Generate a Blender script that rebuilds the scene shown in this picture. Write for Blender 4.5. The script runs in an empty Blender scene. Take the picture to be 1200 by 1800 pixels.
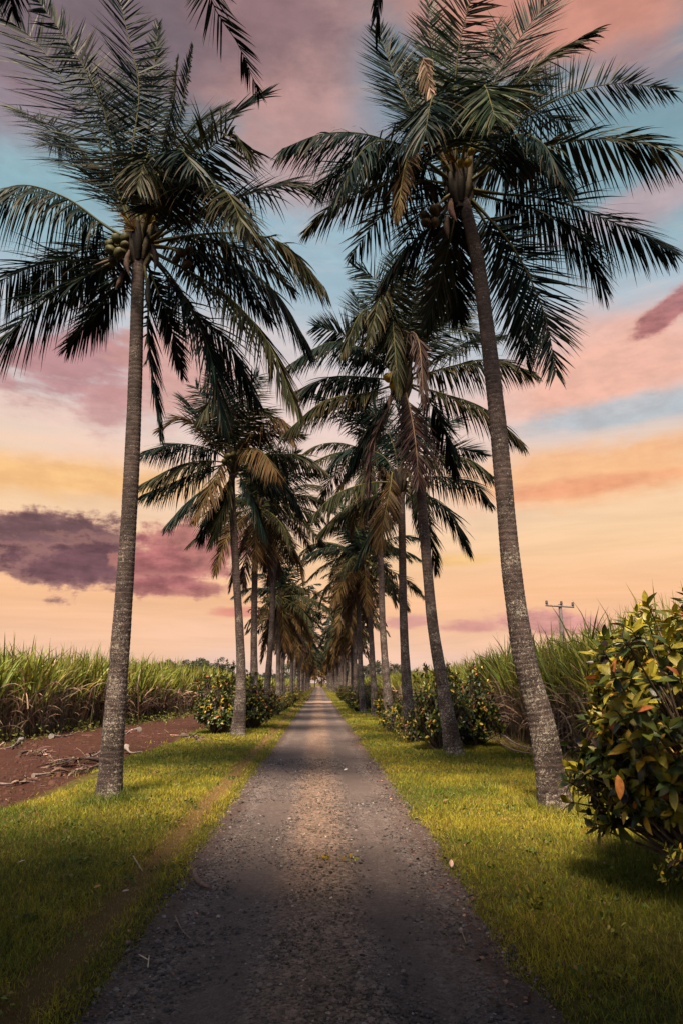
import bpy, math, random
import numpy as np
from mathutils import Vector, Matrix

random.seed(7)
R = np.random.default_rng(11)
rad = math.radians
scene = bpy.context.scene
COL = scene.collection

# ------------------------------------------------------------------ camera
H = 1.7
F = 1150.0
PITCH = math.atan(300.0 / F)
YAW = math.atan(40.0 / math.hypot(F, 300.0))
cam_d = bpy.data.cameras.new("camera")
cam = bpy.data.objects.new("camera", cam_d)
COL.objects.link(cam)
cam.location = (0, 0, H)
cam.rotation_euler = (rad(90) + PITCH, 0, -YAW)
cam_d.sensor_fit = 'VERTICAL'
cam_d.sensor_height = 36.0
cam_d.lens = F / 1800.0 * 36.0
cam_d.clip_start = 0.05
cam_d.clip_end = 5000
scene.camera = cam
_rot = cam.rotation_euler.to_matrix()


def ray(px, py):
    d = _rot @ Vector(((px - 600.0) / F, -(py - 900.0) / F, -1.0))
    return np.array(d)


def P(px, py, Y):
    """world point seen at photo pixel (px, py) standing at distance Y down the drive"""
    d = ray(px, py)
    return np.array((0, 0, H)) + d * (Y / d[1])


def G(px, py):
    d = ray(px, py)
    return np.array((0, 0, H)) + d * (-H / d[2])


def azel(px, py):
    d = ray(px, py)
    d = d / np.linalg.norm(d)
    return math.atan2(d[0], d[1]), math.asin(d[2])


# ------------------------------------------------------------------ helpers
def lin(c):
    return tuple(((v / 255.0) / 12.92 if v / 255.0 <= 0.04045 else ((v / 255.0 + 0.055) / 1.055) ** 2.4) for v in c)


_perm = np.random.default_rng(5).random((256, 256))


def vnoise(x, y, s=1.0):
    x = np.asarray(x, float) * s
    y = np.asarray(y, float) * s
    xi = np.floor(x).astype(int)
    yi = np.floor(y).astype(int)
    fx = x - xi
    fy = y - yi
    fx = fx * fx * (3 - 2 * fx)
    fy = fy * fy * (3 - 2 * fy)
    g = lambda a, b: _perm[a % 256, b % 256]
    return (g(xi, yi) * (1 - fx) + g(xi + 1, yi) * fx) * (1 - fy) + (g(xi, yi + 1) * (1 - fx) + g(xi + 1, yi + 1) * fx) * fy


def sstep(a, b, x):
    t = np.clip((np.asarray(x, float) - a) / (b - a), 0, 1)
    return t * t * (3 - 2 * t)


def road_edge_l(y):
    return -1.20 - 0.08 * (vnoise(y, 3.1, 1.1) - 0.5) - 0.09 * (vnoise(y, 7.7, 0.35) - 0.5)


def road_edge_r(y):
    return 1.24 + 0.10 * (vnoise(y, 13.1, 1.3) - 0.5) + 0.09 * (vnoise(y, 17.7, 0.4) - 0.5)


def zg(x, y):
    """ground height: a low road between slightly raised verges"""
    x = np.asarray(x, float)
    y = np.asarray(y, float)
    v = 0.055 * sstep(1.12, 1.55, np.abs(x)) + 0.02 * (1 - np.clip(np.abs(x) / 1.2, 0, 1))
    v = v - 0.03 * np.exp(-((x + 1.55) / 0.16) ** 2)
    v = v + 0.05 * (vnoise(x, y, 0.55) - 0.5) * sstep(1.2, 2.2, np.abs(x)) + 0.014 * (vnoise(x + 50, y, 2.3) - 0.5)
    v = v - 0.05 * sstep(-4.0, -4.7, x) + sstep(-4.2, -5.0, x) * (0.07 * (vnoise(x, y, 1.6) - 0.5) + 0.05 * (vnoise(x + 80, y, 4.1) - 0.5))
    return v


class Acc:
    """collects vertices, faces and colours for ONE mesh object"""

    def __init__(self):
        self.V, self.F, self.C, self.M, self.n = [], [], [], [], 0

    def add(self, V, Fq, C, m=0):
        V = np.asarray(V, np.float32).reshape(-1, 3)
        Fq = np.asarray(Fq, np.int64)
        if Fq.size == 0:
            return
        C = np.asarray(C, np.float32)
        if C.ndim == 1:
            C = np.broadcast_to(C[:3], (len(V), 3))
        self.V.append(V)
        self.F.append(Fq + self.n)
        self.C.append(C[:, :3])
        self.M.append(np.full(len(Fq), m, np.int32))
        self.n += len(V)

    def mesh(self, name, mats, smooth=True):
        V = np.concatenate(self.V)
        C = np.concatenate(self.C)
        me = bpy.data.meshes.new(name)
        me.vertices.add(len(V))
        me.vertices.foreach_set('co', V.ravel())
        loops, tot = [], []
        for f in self.F:
            loops.append(f.ravel())
            tot.append(np.full(len(f), f.shape[1], np.int32))
        loops = np.concatenate(loops).astype(np.int32)
        tot = np.concatenate(tot)
        me.loops.add(len(loops))
        me.loops.foreach_set('vertex_index', loops)
        st = np.concatenate(([0], np.cumsum(tot)[:-1])).astype(np.int32)
        me.polygons.add(len(tot))
        me.polygons.foreach_set('loop_start', st)
        if not isinstance(mats, (list, tuple)):
            mats = [mats]
        for m in mats:
            me.materials.append(m)
        me.polygons.foreach_set('material_index', np.concatenate(self.M))
        me.polygons.foreach_set('use_smooth', np.full(len(tot), smooth))
        at = me.color_attributes.new('Col', 'FLOAT_COLOR', 'POINT')
        at.data.foreach_set('color', np.concatenate([C, np.ones((len(C), 1), np.float32)], 1).astype(np.float32).ravel())
        me.update(calc_edges=True)
        me.validate()
        return me

    def build(self, name, mats, parent=None, smooth=True):
        return link(name, self.mesh(name, mats, smooth), parent)


def link(name, me, parent=None):
    o = bpy.data.objects.new(name, me)
    COL.objects.link(o)
    if parent is not None:
        o.parent = parent
    return o


def thing(name, label, cat, loc=(0, 0, 0), group=None):
    o = bpy.data.objects.new(name, None)
    COL.objects.link(o)
    o.empty_display_size = 0.2
    o.location = Vector([float(v) for v in loc])
    tag(o, label, cat, group)
    return o


def tag(o, label, cat, group=None, kind=None):
    o['label'] = label
    o['category'] = cat
    if group:
        o['group'] = group
    if kind:
        o['kind'] = kind
    return o


def copy_tree(o, parent=None):
    c = o.copy()
    COL.objects.link(c)
    c.parent = parent
    for ch in list(o.children):
        copy_tree(ch, c)
    return c


def norm(v):
    return v / np.maximum(np.linalg.norm(v, axis=-1, keepdims=True), 1e-9)


def catmull(pts, m=40):
    p = np.asarray(pts, float)
    p = np.concatenate([[2 * p[0] - p[1]], p, [2 * p[-1] - p[-2]]])
    out = []
    k = len(p) - 3
    for i in range(k):
        n = max(2, int(round(m / k)))
        t = np.linspace(0, 1, n, endpoint=(i == k - 1))[:, None]
        a, b, c, d = p[i], p[i + 1], p[i + 2], p[i + 3]
        out.append(0.5 * ((2 * b) + (-a + c) * t + (2 * a - 5 * b + 4 * c - d) * t ** 2 + (-a + 3 * b - 3 * c + d) * t ** 3))
    q = np.concatenate(out)
    s = np.concatenate(([0], np.cumsum(np.linalg.norm(np.diff(q, axis=0), axis=1))))
    u = np.linspace(0, s[-1], m)
    return np.stack([np.interp(u, s, q[:, i]) for i in range(3)], 1)


def tube(acc, pts, radii, sides, col, m=0, ends=True, rfun=None):
    """tube along pts; radii per point; rfun(angle array, i) multiplies the radius"""
    p = np.asarray(pts, float)
    n = len(p)
    T = norm(np.gradient(p, axis=0))
    ref = np.array((0.0, 0, 1)) if abs(T[0][2]) < 0.8 else np.array((0.0, 1, 0))
    A = norm(np.cross(np.broadcast_to(ref, T.shape), T))
    B = np.cross(T, A)
    th = np.linspace(0, 2 * math.pi, sides, endpoint=False)
    r = np.broadcast_to(np.asarray(radii, float), (n,))[:, None, None]
    if rfun is not None:
        r = r * rfun(th, n)[:, :, None]
    V = p[:, None, :] + r * (np.cos(th)[None, :, None] * A[:, None, :] + np.sin(th)[None, :, None] * B[:, None, :])
    i = np.arange(n - 1)[:, None] * sides
    j = np.arange(sides)[None, :]
    j2 = (j + 1) % sides
    Fq = np.stack([i + j, i + j2, i + sides + j2, i + sides + j], -1).reshape(-1, 4)
    C = col
    if np.ndim(col) == 2 and len(col) == n:
        C = np.repeat(np.asarray(col), sides, 0)
    acc.add(V.reshape(-1, 3), Fq, C, m)
    if ends:
        C0 = np.asarray(col)
        c0 = C0 if C0.ndim == 1 else C0[0]
        acc.add(V[0], [list(range(sides))[::-1]], c0, m)
        acc.add(V[-1], [list(range(sides))], c0, m)


def strips(acc, pos, W, wid, cols, m=0):
    """many ribbons at once: pos (n,k,3), W (n,k,3) width direction, wid (n,k), cols (n,k,3)"""
    n, k, _ = pos.shape
    a = pos - W * wid[..., None] * 0.5
    b = pos + W * wid[..., None] * 0.5
    V = np.stack([a, b], 2).reshape(-1, 3)
    C = np.repeat(cols.reshape(-1, 3), 2, 0)
    base = (np.arange(n) * k * 2)[:, None] + (np.arange(k - 1) * 2)[None, :]
    Fq = np.stack([base, base + 1, base + 3, base + 2], -1).reshape(-1, 4)
    acc.add(V, Fq, C, m)


def bend_ribbons(base, d0, L, k, g, rng, wdir=None, gpow=1.0):
    """ribbons starting at base in direction d0, pulled down by g; returns pos, W"""
    n = len(base)
    d = norm(d0.copy())
    pos = np.zeros((n, k, 3))
    W = np.zeros((n, k, 3))
    pos[:, 0] = base
    if wdir is None:
        wdir = np.cross(d, rng.normal(size=(n, 3)))
    g = np.broadcast_to(np.asarray(g, float), (n,))
    for i in range(k):
        w = wdir - (wdir * d).sum(-1, keepdims=True) * d
        W[:, i] = norm(w)
        if i < k - 1:
            pos[:, i + 1] = pos[:, i] + d * (L / (k - 1))[:, None]
            d = d.copy()
            d[:, 2] -= g * ((i + 1) / (k - 1)) ** gpow
            d = norm(d)
    return pos, W


# ------------------------------------------------------------------ materials
def new_mat(name):
    m = bpy.data.materials.new(name)
    m.use_nodes = True
    nt = m.node_tree
    nt.nodes.clear()
    return m, nt, nt.nodes, nt.links


def node(nt, t, **kw):
    n = nt.nodes.new(t)
    for k, v in kw.items():
        if k.startswith('i_'):
            n.inputs[int(k[2:])].default_value = v
        else:
            setattr(n, k, v)
    return n


def mathn(nt, op, a, b=None, c=None, clamp=False):
    n = nt.nodes.new('ShaderNodeMath')
    n.operation = op
    n.use_clamp = clamp
    for i, v in enumerate((a, b, c)):
        if v is None:
            continue
        if isinstance(v, (int, float)):
            n.inputs[i].default_value = v
        else:
            nt.links.new(v, n.inputs[i])
    return n.outputs[0]


def mixc(nt, fac, a, b, mode='MIX'):
    n = nt.nodes.new('ShaderNodeMix')
    n.data_type = 'RGBA'
    n.blend_type = mode
    for sock, v in ((n.inputs[0], fac), (n.inputs[6], a), (n.inputs[7], b)):
        if isinstance(v, (int, float)):
            sock.default_value = v
        elif isinstance(v, tuple):
            sock.default_value = (v[0], v[1], v[2], 1)
        else:
            nt.links.new(v, sock)
    return n.outputs[2]


def mrange(nt, v, a, b, c=0.0, d=1.0, smooth=True):
    n = nt.nodes.new('ShaderNodeMapRange')
    n.interpolation_type = 'SMOOTHSTEP' if smooth else 'LINEAR'
    nt.links.new(v, n.inputs[0])
    for i, x in enumerate((a, b, c, d)):
        n.inputs[i + 1].default_value = x
    return n.outputs[0]


def noise(nt, vec, scale, detail=4, rough=0.55, dist=0.0):
    n = nt.nodes.new('ShaderNodeTexNoise')
    n.inputs['Scale'].default_value = scale
    n.inputs['Detail'].default_value = detail
    n.inputs['Roughness'].default_value = rough
    n.inputs['Distortion'].default_value = dist
    if vec is not None:
        nt.links.new(vec, n.inputs['Vector'])
    return n.outputs[0]


def leaf_mat(name, rough=0.45, trans=0.25, spec=0.5, var=0.35, sheen_noise=14.0):
    """leaf / blade: per-leaf colour comes with the mesh, broken up by noise; some light passes through"""
    m, nt, N, L = new_mat(name)
    at = node(nt, 'ShaderNodeAttribute', attribute_name='Col')
    tc = node(nt, 'ShaderNodeTexCoord')
    nz = noise(nt, tc.outputs['Object'], sheen_noise, 5)
    f = mrange(nt, nz, 0.3, 0.7, 1 - var, 1 + var, False)
    v = node(nt, 'ShaderNodeVectorMath', operation='SCALE')
    L.new(at.outputs['Color'], v.inputs[0])
    L.new(f, v.inputs['Scale'])
    bs = node(nt, 'ShaderNodeBsdfPrincipled')
    L.new(v.outputs[0], bs.inputs['Base Color'])
    bs.inputs['Roughness'].default_value = rough
    bs.inputs['Specular IOR Level'].default_value = spec
    tr = node(nt, 'ShaderNodeBsdfTranslucent')
    L.new(v.outputs[0], tr.inputs['Color'])
    mx = node(nt, 'ShaderNodeMixShader')
    mx.inputs[0].default_value = trans
    L.new(bs.outputs[0], mx.inputs[1])
    L.new(tr.outputs[0], mx.inputs[2])
    out = node(nt, 'ShaderNodeOutputMaterial')
    L.new(mx.outputs[0], out.inputs[0])
    return m


def solid_mat(name, rough=0.8, spec=0.3, nscale=30.0, var=0.4, bump=0.3, bscale=60.0):
    m, nt, N, L = new_mat(name)
    at = node(nt, 'ShaderNodeAttribute', attribute_name='Col')
    tc = node(nt, 'ShaderNodeTexCoord')
    nz = noise(nt, tc.outputs['Object'], nscale, 6)
    f = mrange(nt, nz, 0.3, 0.7, 1 - var, 1 + var, False)
    v = node(nt, 'ShaderNodeVectorMath', operation='SCALE')
    L.new(at.outputs['Color'], v.inputs[0])
    L.new(f, v.inputs['Scale'])
    bs = node(nt, 'ShaderNodeBsdfPrincipled')
    L.new(v.outputs[0], bs.inputs['Base Color'])
    bs.inputs['Roughness'].default_value = rough
    bs.inputs['Specular IOR Level'].default_value = spec
    bp = node(nt, 'ShaderNodeBump')
    bp.inputs['Strength'].default_value = bump
    bp.inputs['Distance'].default_value = 0.01
    L.new(noise(nt, tc.outputs['Object'], bscale, 6), bp.inputs['Height'])
    L.new(bp.outputs[0], bs.inputs['Normal'])
    out = node(nt, 'ShaderNodeOutputMaterial')
    L.new(bs.outputs[0], out.inputs[0])
    return m


M_FROND = leaf_mat('frond_leaf', 0.5, 0.08, 0.07, 0.3, 3.0)
M_LEAF = leaf_mat('croton_leaf', 0.42, 0.14, 0.4, 0.35, 18.0)
M_GRASS = leaf_mat('grass_blade', 0.55, 0.30, 0.3, 0.25, 6.0)
M_CANE = leaf_mat('cane_leaf', 0.5, 0.22, 0.35, 0.3, 5.0)
M_TREE = leaf_mat('tree_leaf', 0.6, 0.15, 0.3, 0.35, 1.0)
M_WOOD = solid_mat('dry_wood', 0.85, 0.2, 25, 0.45, 0.5, 70)
M_HUSK = solid_mat('palm_husk', 0.8, 0.25, 16, 0.5, 0.6, 40)
M_NUT = solid_mat('coconut_skin', 0.65, 0.2, 9, 0.4, 0.2, 40)
M_STONE = solid_mat('gravel_stone', 0.85, 0.3, 40, 0.3, 0.2, 200)
M_POLE = solid_mat('pole_wood', 0.8, 0.2, 6, 0.3, 0.3, 30)


def trunk_material():
    m, nt, N, L = new_mat('palm_bark')
    tc = node(nt, 'ShaderNodeTexCoord')
    at = node(nt, 'ShaderNodeAttribute', attribute_name='Col')
    mp = node(nt, 'ShaderNodeMapping')
    mp.inputs['Scale'].default_value = (1, 1, 2.6)
    L.new(tc.outputs['Object'], mp.inputs[0])
    n1 = noise(nt, mp.outputs[0], 9, 8, 0.65)
    base = mixc(nt, mrange(nt, n1, 0.32, 0.7), (0.024, 0.017, 0.017), (0.075, 0.056, 0.053))
    base = mixc(nt, 1.0, base, at.outputs['Color'], 'MULTIPLY')
    base = mixc(nt, mrange(nt, noise(nt, tc.outputs['Object'], 1.6, 6, 0.65), 0.34, 0.66), mixc(nt, 1.0, base, (0.55, 0.52, 0.52), 'MULTIPLY'), mixc(nt, 1.0, base, (1.3, 1.24, 1.22), 'MULTIPLY'))
    # pale lichen in patches, more of it low on the trunk
    sp = noise(nt, tc.outputs['Object'], 26, 3, 0.5)
    pa = noise(nt, tc.outputs['Object'], 2.2, 4, 0.6)
    sx = node(nt, 'ShaderNodeSeparateXYZ')
    L.new(tc.outputs['Object'], sx.inputs[0])
    low = mrange(nt, sx.outputs[2], 1.0, 6.5, 0.06, -0.05, False)
    thr = mathn(nt, 'ADD', mathn(nt, 'MULTIPLY', mathn(nt, 'SUBTRACT', pa, 0.5), 0.55), low)
    li = mrange(nt, mathn(nt, 'ADD', sp, thr), 0.63, 0.70)
    li2 = mrange(nt, mathn(nt, 'ADD', noise(nt, mp.outputs[0], 60, 2), mathn(nt, 'MULTIPLY', thr, 0.7)), 0.64, 0.69)
    base = mixc(nt, mathn(nt, 'MULTIPLY', li, 0.8), base, (0.20, 0.175, 0.15))
    base = mixc(nt, mathn(nt, 'MULTIPLY', li2, 0.85), base, (0.34, 0.31, 0.27))
    bs = node(nt, 'ShaderNodeBsdfPrincipled')
    L.new(base, bs.inputs['Base Color'])
    bs.inputs['Roughness'].default_value = 0.85
    bs.inputs['Specular IOR Level'].default_value = 0.25
    bp = node(nt, 'ShaderNodeBump')
    bp.inputs['Strength'].default_value = 0.7
    bp.inputs['Distance'].default_value = 0.02
    mp2 = node(nt, 'ShaderNodeMapping')
    mp2.inputs['Scale'].default_value = (1, 1, 0.35)
    L.new(tc.outputs['Object'], mp2.inputs[0])
    h = mathn(nt, 'ADD', noise(nt, mp2.outputs[0], 45, 6, 0.7), mathn(nt, 'MULTIPLY', n1, 0.6))
    L.new(h, bp.inputs['Height'])
    L.new(bp.outputs[0], bs.inputs['Normal'])
    out = node(nt, 'ShaderNodeOutputMaterial')
    L.new(bs.outputs[0], out.inputs[0])
    return m


M_BARK = trunk_material()


def ground_material():
    m, nt, N, L = new_mat('ground_soil')
    tc = node(nt, 'ShaderNodeTexCoord')
    sx = node(nt, 'ShaderNodeSeparateXYZ')
    L.new(tc.outputs['Object'], sx.inputs[0])
    X, Y = sx.outputs[0], sx.outputs[1]
    big = noise(nt, tc.outputs['Object'], 0.9, 5, 0.6)
    fine = noise(nt, tc.outputs['Object'], 11, 8, 0.7)
    xe = mathn(nt, 'ADD', X, mathn(nt, 'MULTIPLY', mathn(nt, 'SUBTRACT', big, 0.5), 0.9))
    dirt = mrange(nt, xe, -4.05, -4.35)
    far = mrange(nt, Y, 60, 75, 1, 0)
    dirt = mathn(nt, 'MULTIPLY', dirt, far)
    soil = mixc(nt, mrange(nt, fine, 0.3, 0.7), (0.035, 0.030, 0.008), (0.10, 0.085, 0.022))
    # worn, dry strip on the left verge
    strip = mathn(nt, 'SUBTRACT', 1.0, mrange(nt, mathn(nt, 'ABSOLUTE', mathn(nt, 'ADD', X, 1.55)), 0.08, 0.24))
    soil = mixc(nt, mathn(nt, 'MULTIPLY', strip, 0.8), soil, (0.12, 0.075, 0.03))
    red = mixc(nt, mrange(nt, fine, 0.28, 0.72), (0.022, 0.0095, 0.008), (0.064, 0.026, 0.019))
    red = mixc(nt, mrange(nt, big, 0.35, 0.7, 0, 0.5), red, (0.050, 0.024, 0.019))
    c = mixc(nt, dirt, soil, red)
    # bare soil and cane trash under the right field
    tr = mathn(nt, 'MULTIPLY', mrange(nt, xe, 4.6, 5.5), far)
    c = mixc(nt, tr, c, mixc(nt, mrange(nt, fine, 0.35, 0.65), (0.06, 0.04, 0.028), (0.15, 0.105, 0.07)))
    bs = node(nt, 'ShaderNodeBsdfPrincipled')
    L.new(c, bs.inputs['Base Color'])
    bs.inputs['Roughness'].default_value = 0.95
    bs.inputs['Specular IOR Level'].default_value = 0.1
    bp = node(nt, 'ShaderNodeBump')
    bp.inputs['Strength'].default_value = 0.9
    bp.inputs['Distance'].default_value = 0.05
    L.new(fine, bp.inputs['Height'])
    L.new(bp.outputs[0], bs.inputs['Normal'])
    out = node(nt, 'ShaderNodeOutputMaterial')
    L.new(bs.outputs[0], out.inputs[0])
    return m


def road_material():
    m, nt, N, L = new_mat('road_gravel')
    tc = node(nt, 'ShaderNodeTexCoord')
    O = tc.outputs['Object']
    sx = node(nt, 'ShaderNodeSeparateXYZ')
    L.new(O, sx.inputs[0])
    X, Y = sx.outputs[0], sx.outputs[1]
    vo = node(nt, 'ShaderNodeTexVoronoi')
    vo.inputs['Scale'].default_value = 62
    L.new(O, vo.inputs['Vector'])
    vo2 = node(nt, 'ShaderNodeTexVoronoi')
    vo2.inputs['Scale'].default_value = 26
    L.new(O, vo2.inputs['Vector'])
    big = noise(nt, O, 1.1, 5, 0.6)
    st = node(nt, 'ShaderNodeMapping')
    st.inputs['Scale'].default_value = (1.6, 0.16, 1)
    L.new(O, st.inputs[0])
    streak = noise(nt, st.outputs[0], 2.4, 4, 0.55)
    fine = noise(nt, O, 34, 8, 0.75)
    hs = node(nt, 'ShaderNodeSeparateColor')
    L.new(vo.outputs['Color'], hs.inputs[0])
    hs2 = node(nt, 'ShaderNodeSeparateColor')
    L.new(vo2.outputs['Color'], hs2.inputs[0])
    stone = mixc(nt, hs.outputs[0], (0.036, 0.027, 0.028), (0.165, 0.128, 0.122))
    stone = mixc(nt, mrange(nt, hs2.outputs[1], 0.75, 0.9, 0, 0.6), stone, (0.21, 0.175, 0.168))
    dust = mixc(nt, fine, (0.055, 0.039, 0.040), (0.105, 0.077, 0.074))
    # compacted wheel tracks, loose stones in the middle
    ax = mathn(nt, 'ABSOLUTE', mathn(nt, 'ADD', X, mathn(nt, 'MULTIPLY', mathn(nt, 'SUBTRACT', big, 0.5), 0.25)))
    track = mathn(nt, 'SUBTRACT', 1.0, mrange(nt, mathn(nt, 'ABSOLUTE', mathn(nt, 'SUBTRACT', ax, 0.62)), 0.10, 0.34))
    fd = mrange(nt, mathn(nt, 'ADD', mathn(nt, 'MULTIPLY', streak, 0.8), mathn(nt, 'MULTIPLY', track, 0.22)), 0.32, 0.66)
    c = mixc(nt, mathn(nt, 'MULTIPLY', fd, 0.72), stone, dust)
    c = mixc(nt, mrange(nt, big, 0.4, 0.72, 0, 0.45), c, (0.052, 0.040, 0.040))
    # warm pool of sunlight painted into the gravel along the crown of the drive
    sun_pool = mathn(nt, 'SUBTRACT', 1.0, mrange(nt, ax, 0.12, 0.5))
    c = mixc(nt, mathn(nt, 'MULTIPLY', sun_pool, 0.75), c, mixc(nt, 1.0, c, (1.75, 1.45, 1.15), 'MULTIPLY'))
    # darker crumbly soil towards both edges
    edge = mrange(nt, mathn(nt, 'ADD', ax, mathn(nt, 'MULTIPLY', mathn(nt, 'SUBTRACT', streak, 0.5), 0.5)), 0.86, 1.22)
    c = mixc(nt, mathn(nt, 'MULTIPLY', edge, 0.8), c, mixc(nt, fine, (0.032, 0.020, 0.018), (0.085, 0.050, 0.040)))
    # pale dirt dragged across where a farm track crosses
    cross = mathn(nt, 'SUBTRACT', 1.0, mrange(nt, mathn(nt, 'ABSOLUTE', mathn(nt, 'SUBTRACT', Y, 62)), 1.0, 3.5))
    c = mixc(nt, mathn(nt, 'MULTIPLY', cross, 0.7), c, (0.30, 0.20, 0.15))
    bs = node(nt, 'ShaderNodeBsdfPrincipled')
    L.new(c, bs.inputs['Base Color'])
    bs.inputs['Roughness'].default_value = 0.86
    bs.inputs['Specular IOR Level'].default_value = 0.3
    bp = node(nt, 'ShaderNodeBump')
    bp.inputs['Strength'].default_value = 0.9
    bp.inputs['Distance'].default_value = 0.014
    h = mathn(nt, 'ADD', mathn(nt, 'MULTIPLY', mathn(nt, 'SUBTRACT', 1.0, vo.outputs['Distance']), 0.8), mathn(nt, 'MULTIPLY', fine, 0.7))
    L.new(h, bp.inputs['Height'])
    L.new(bp.outputs[0], bs.inputs['Normal'])
    out = node(nt, 'ShaderNodeOutputMaterial')
    L.new(bs.outputs[0], out.inputs[0])
    return m


# ------------------------------------------------------------------ world: dusk sky with clouds
EXPO = 1.6
SUN_EL = rad(60)
SUN_DIR = np.array((0.27 * math.cos(SUN_EL), 0.963 * math.cos(SUN_EL), -math.sin(SUN_EL)))   # way the light travels
SKY_GAIN = 1.0 / (2 ** EXPO) / 0.1


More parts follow.
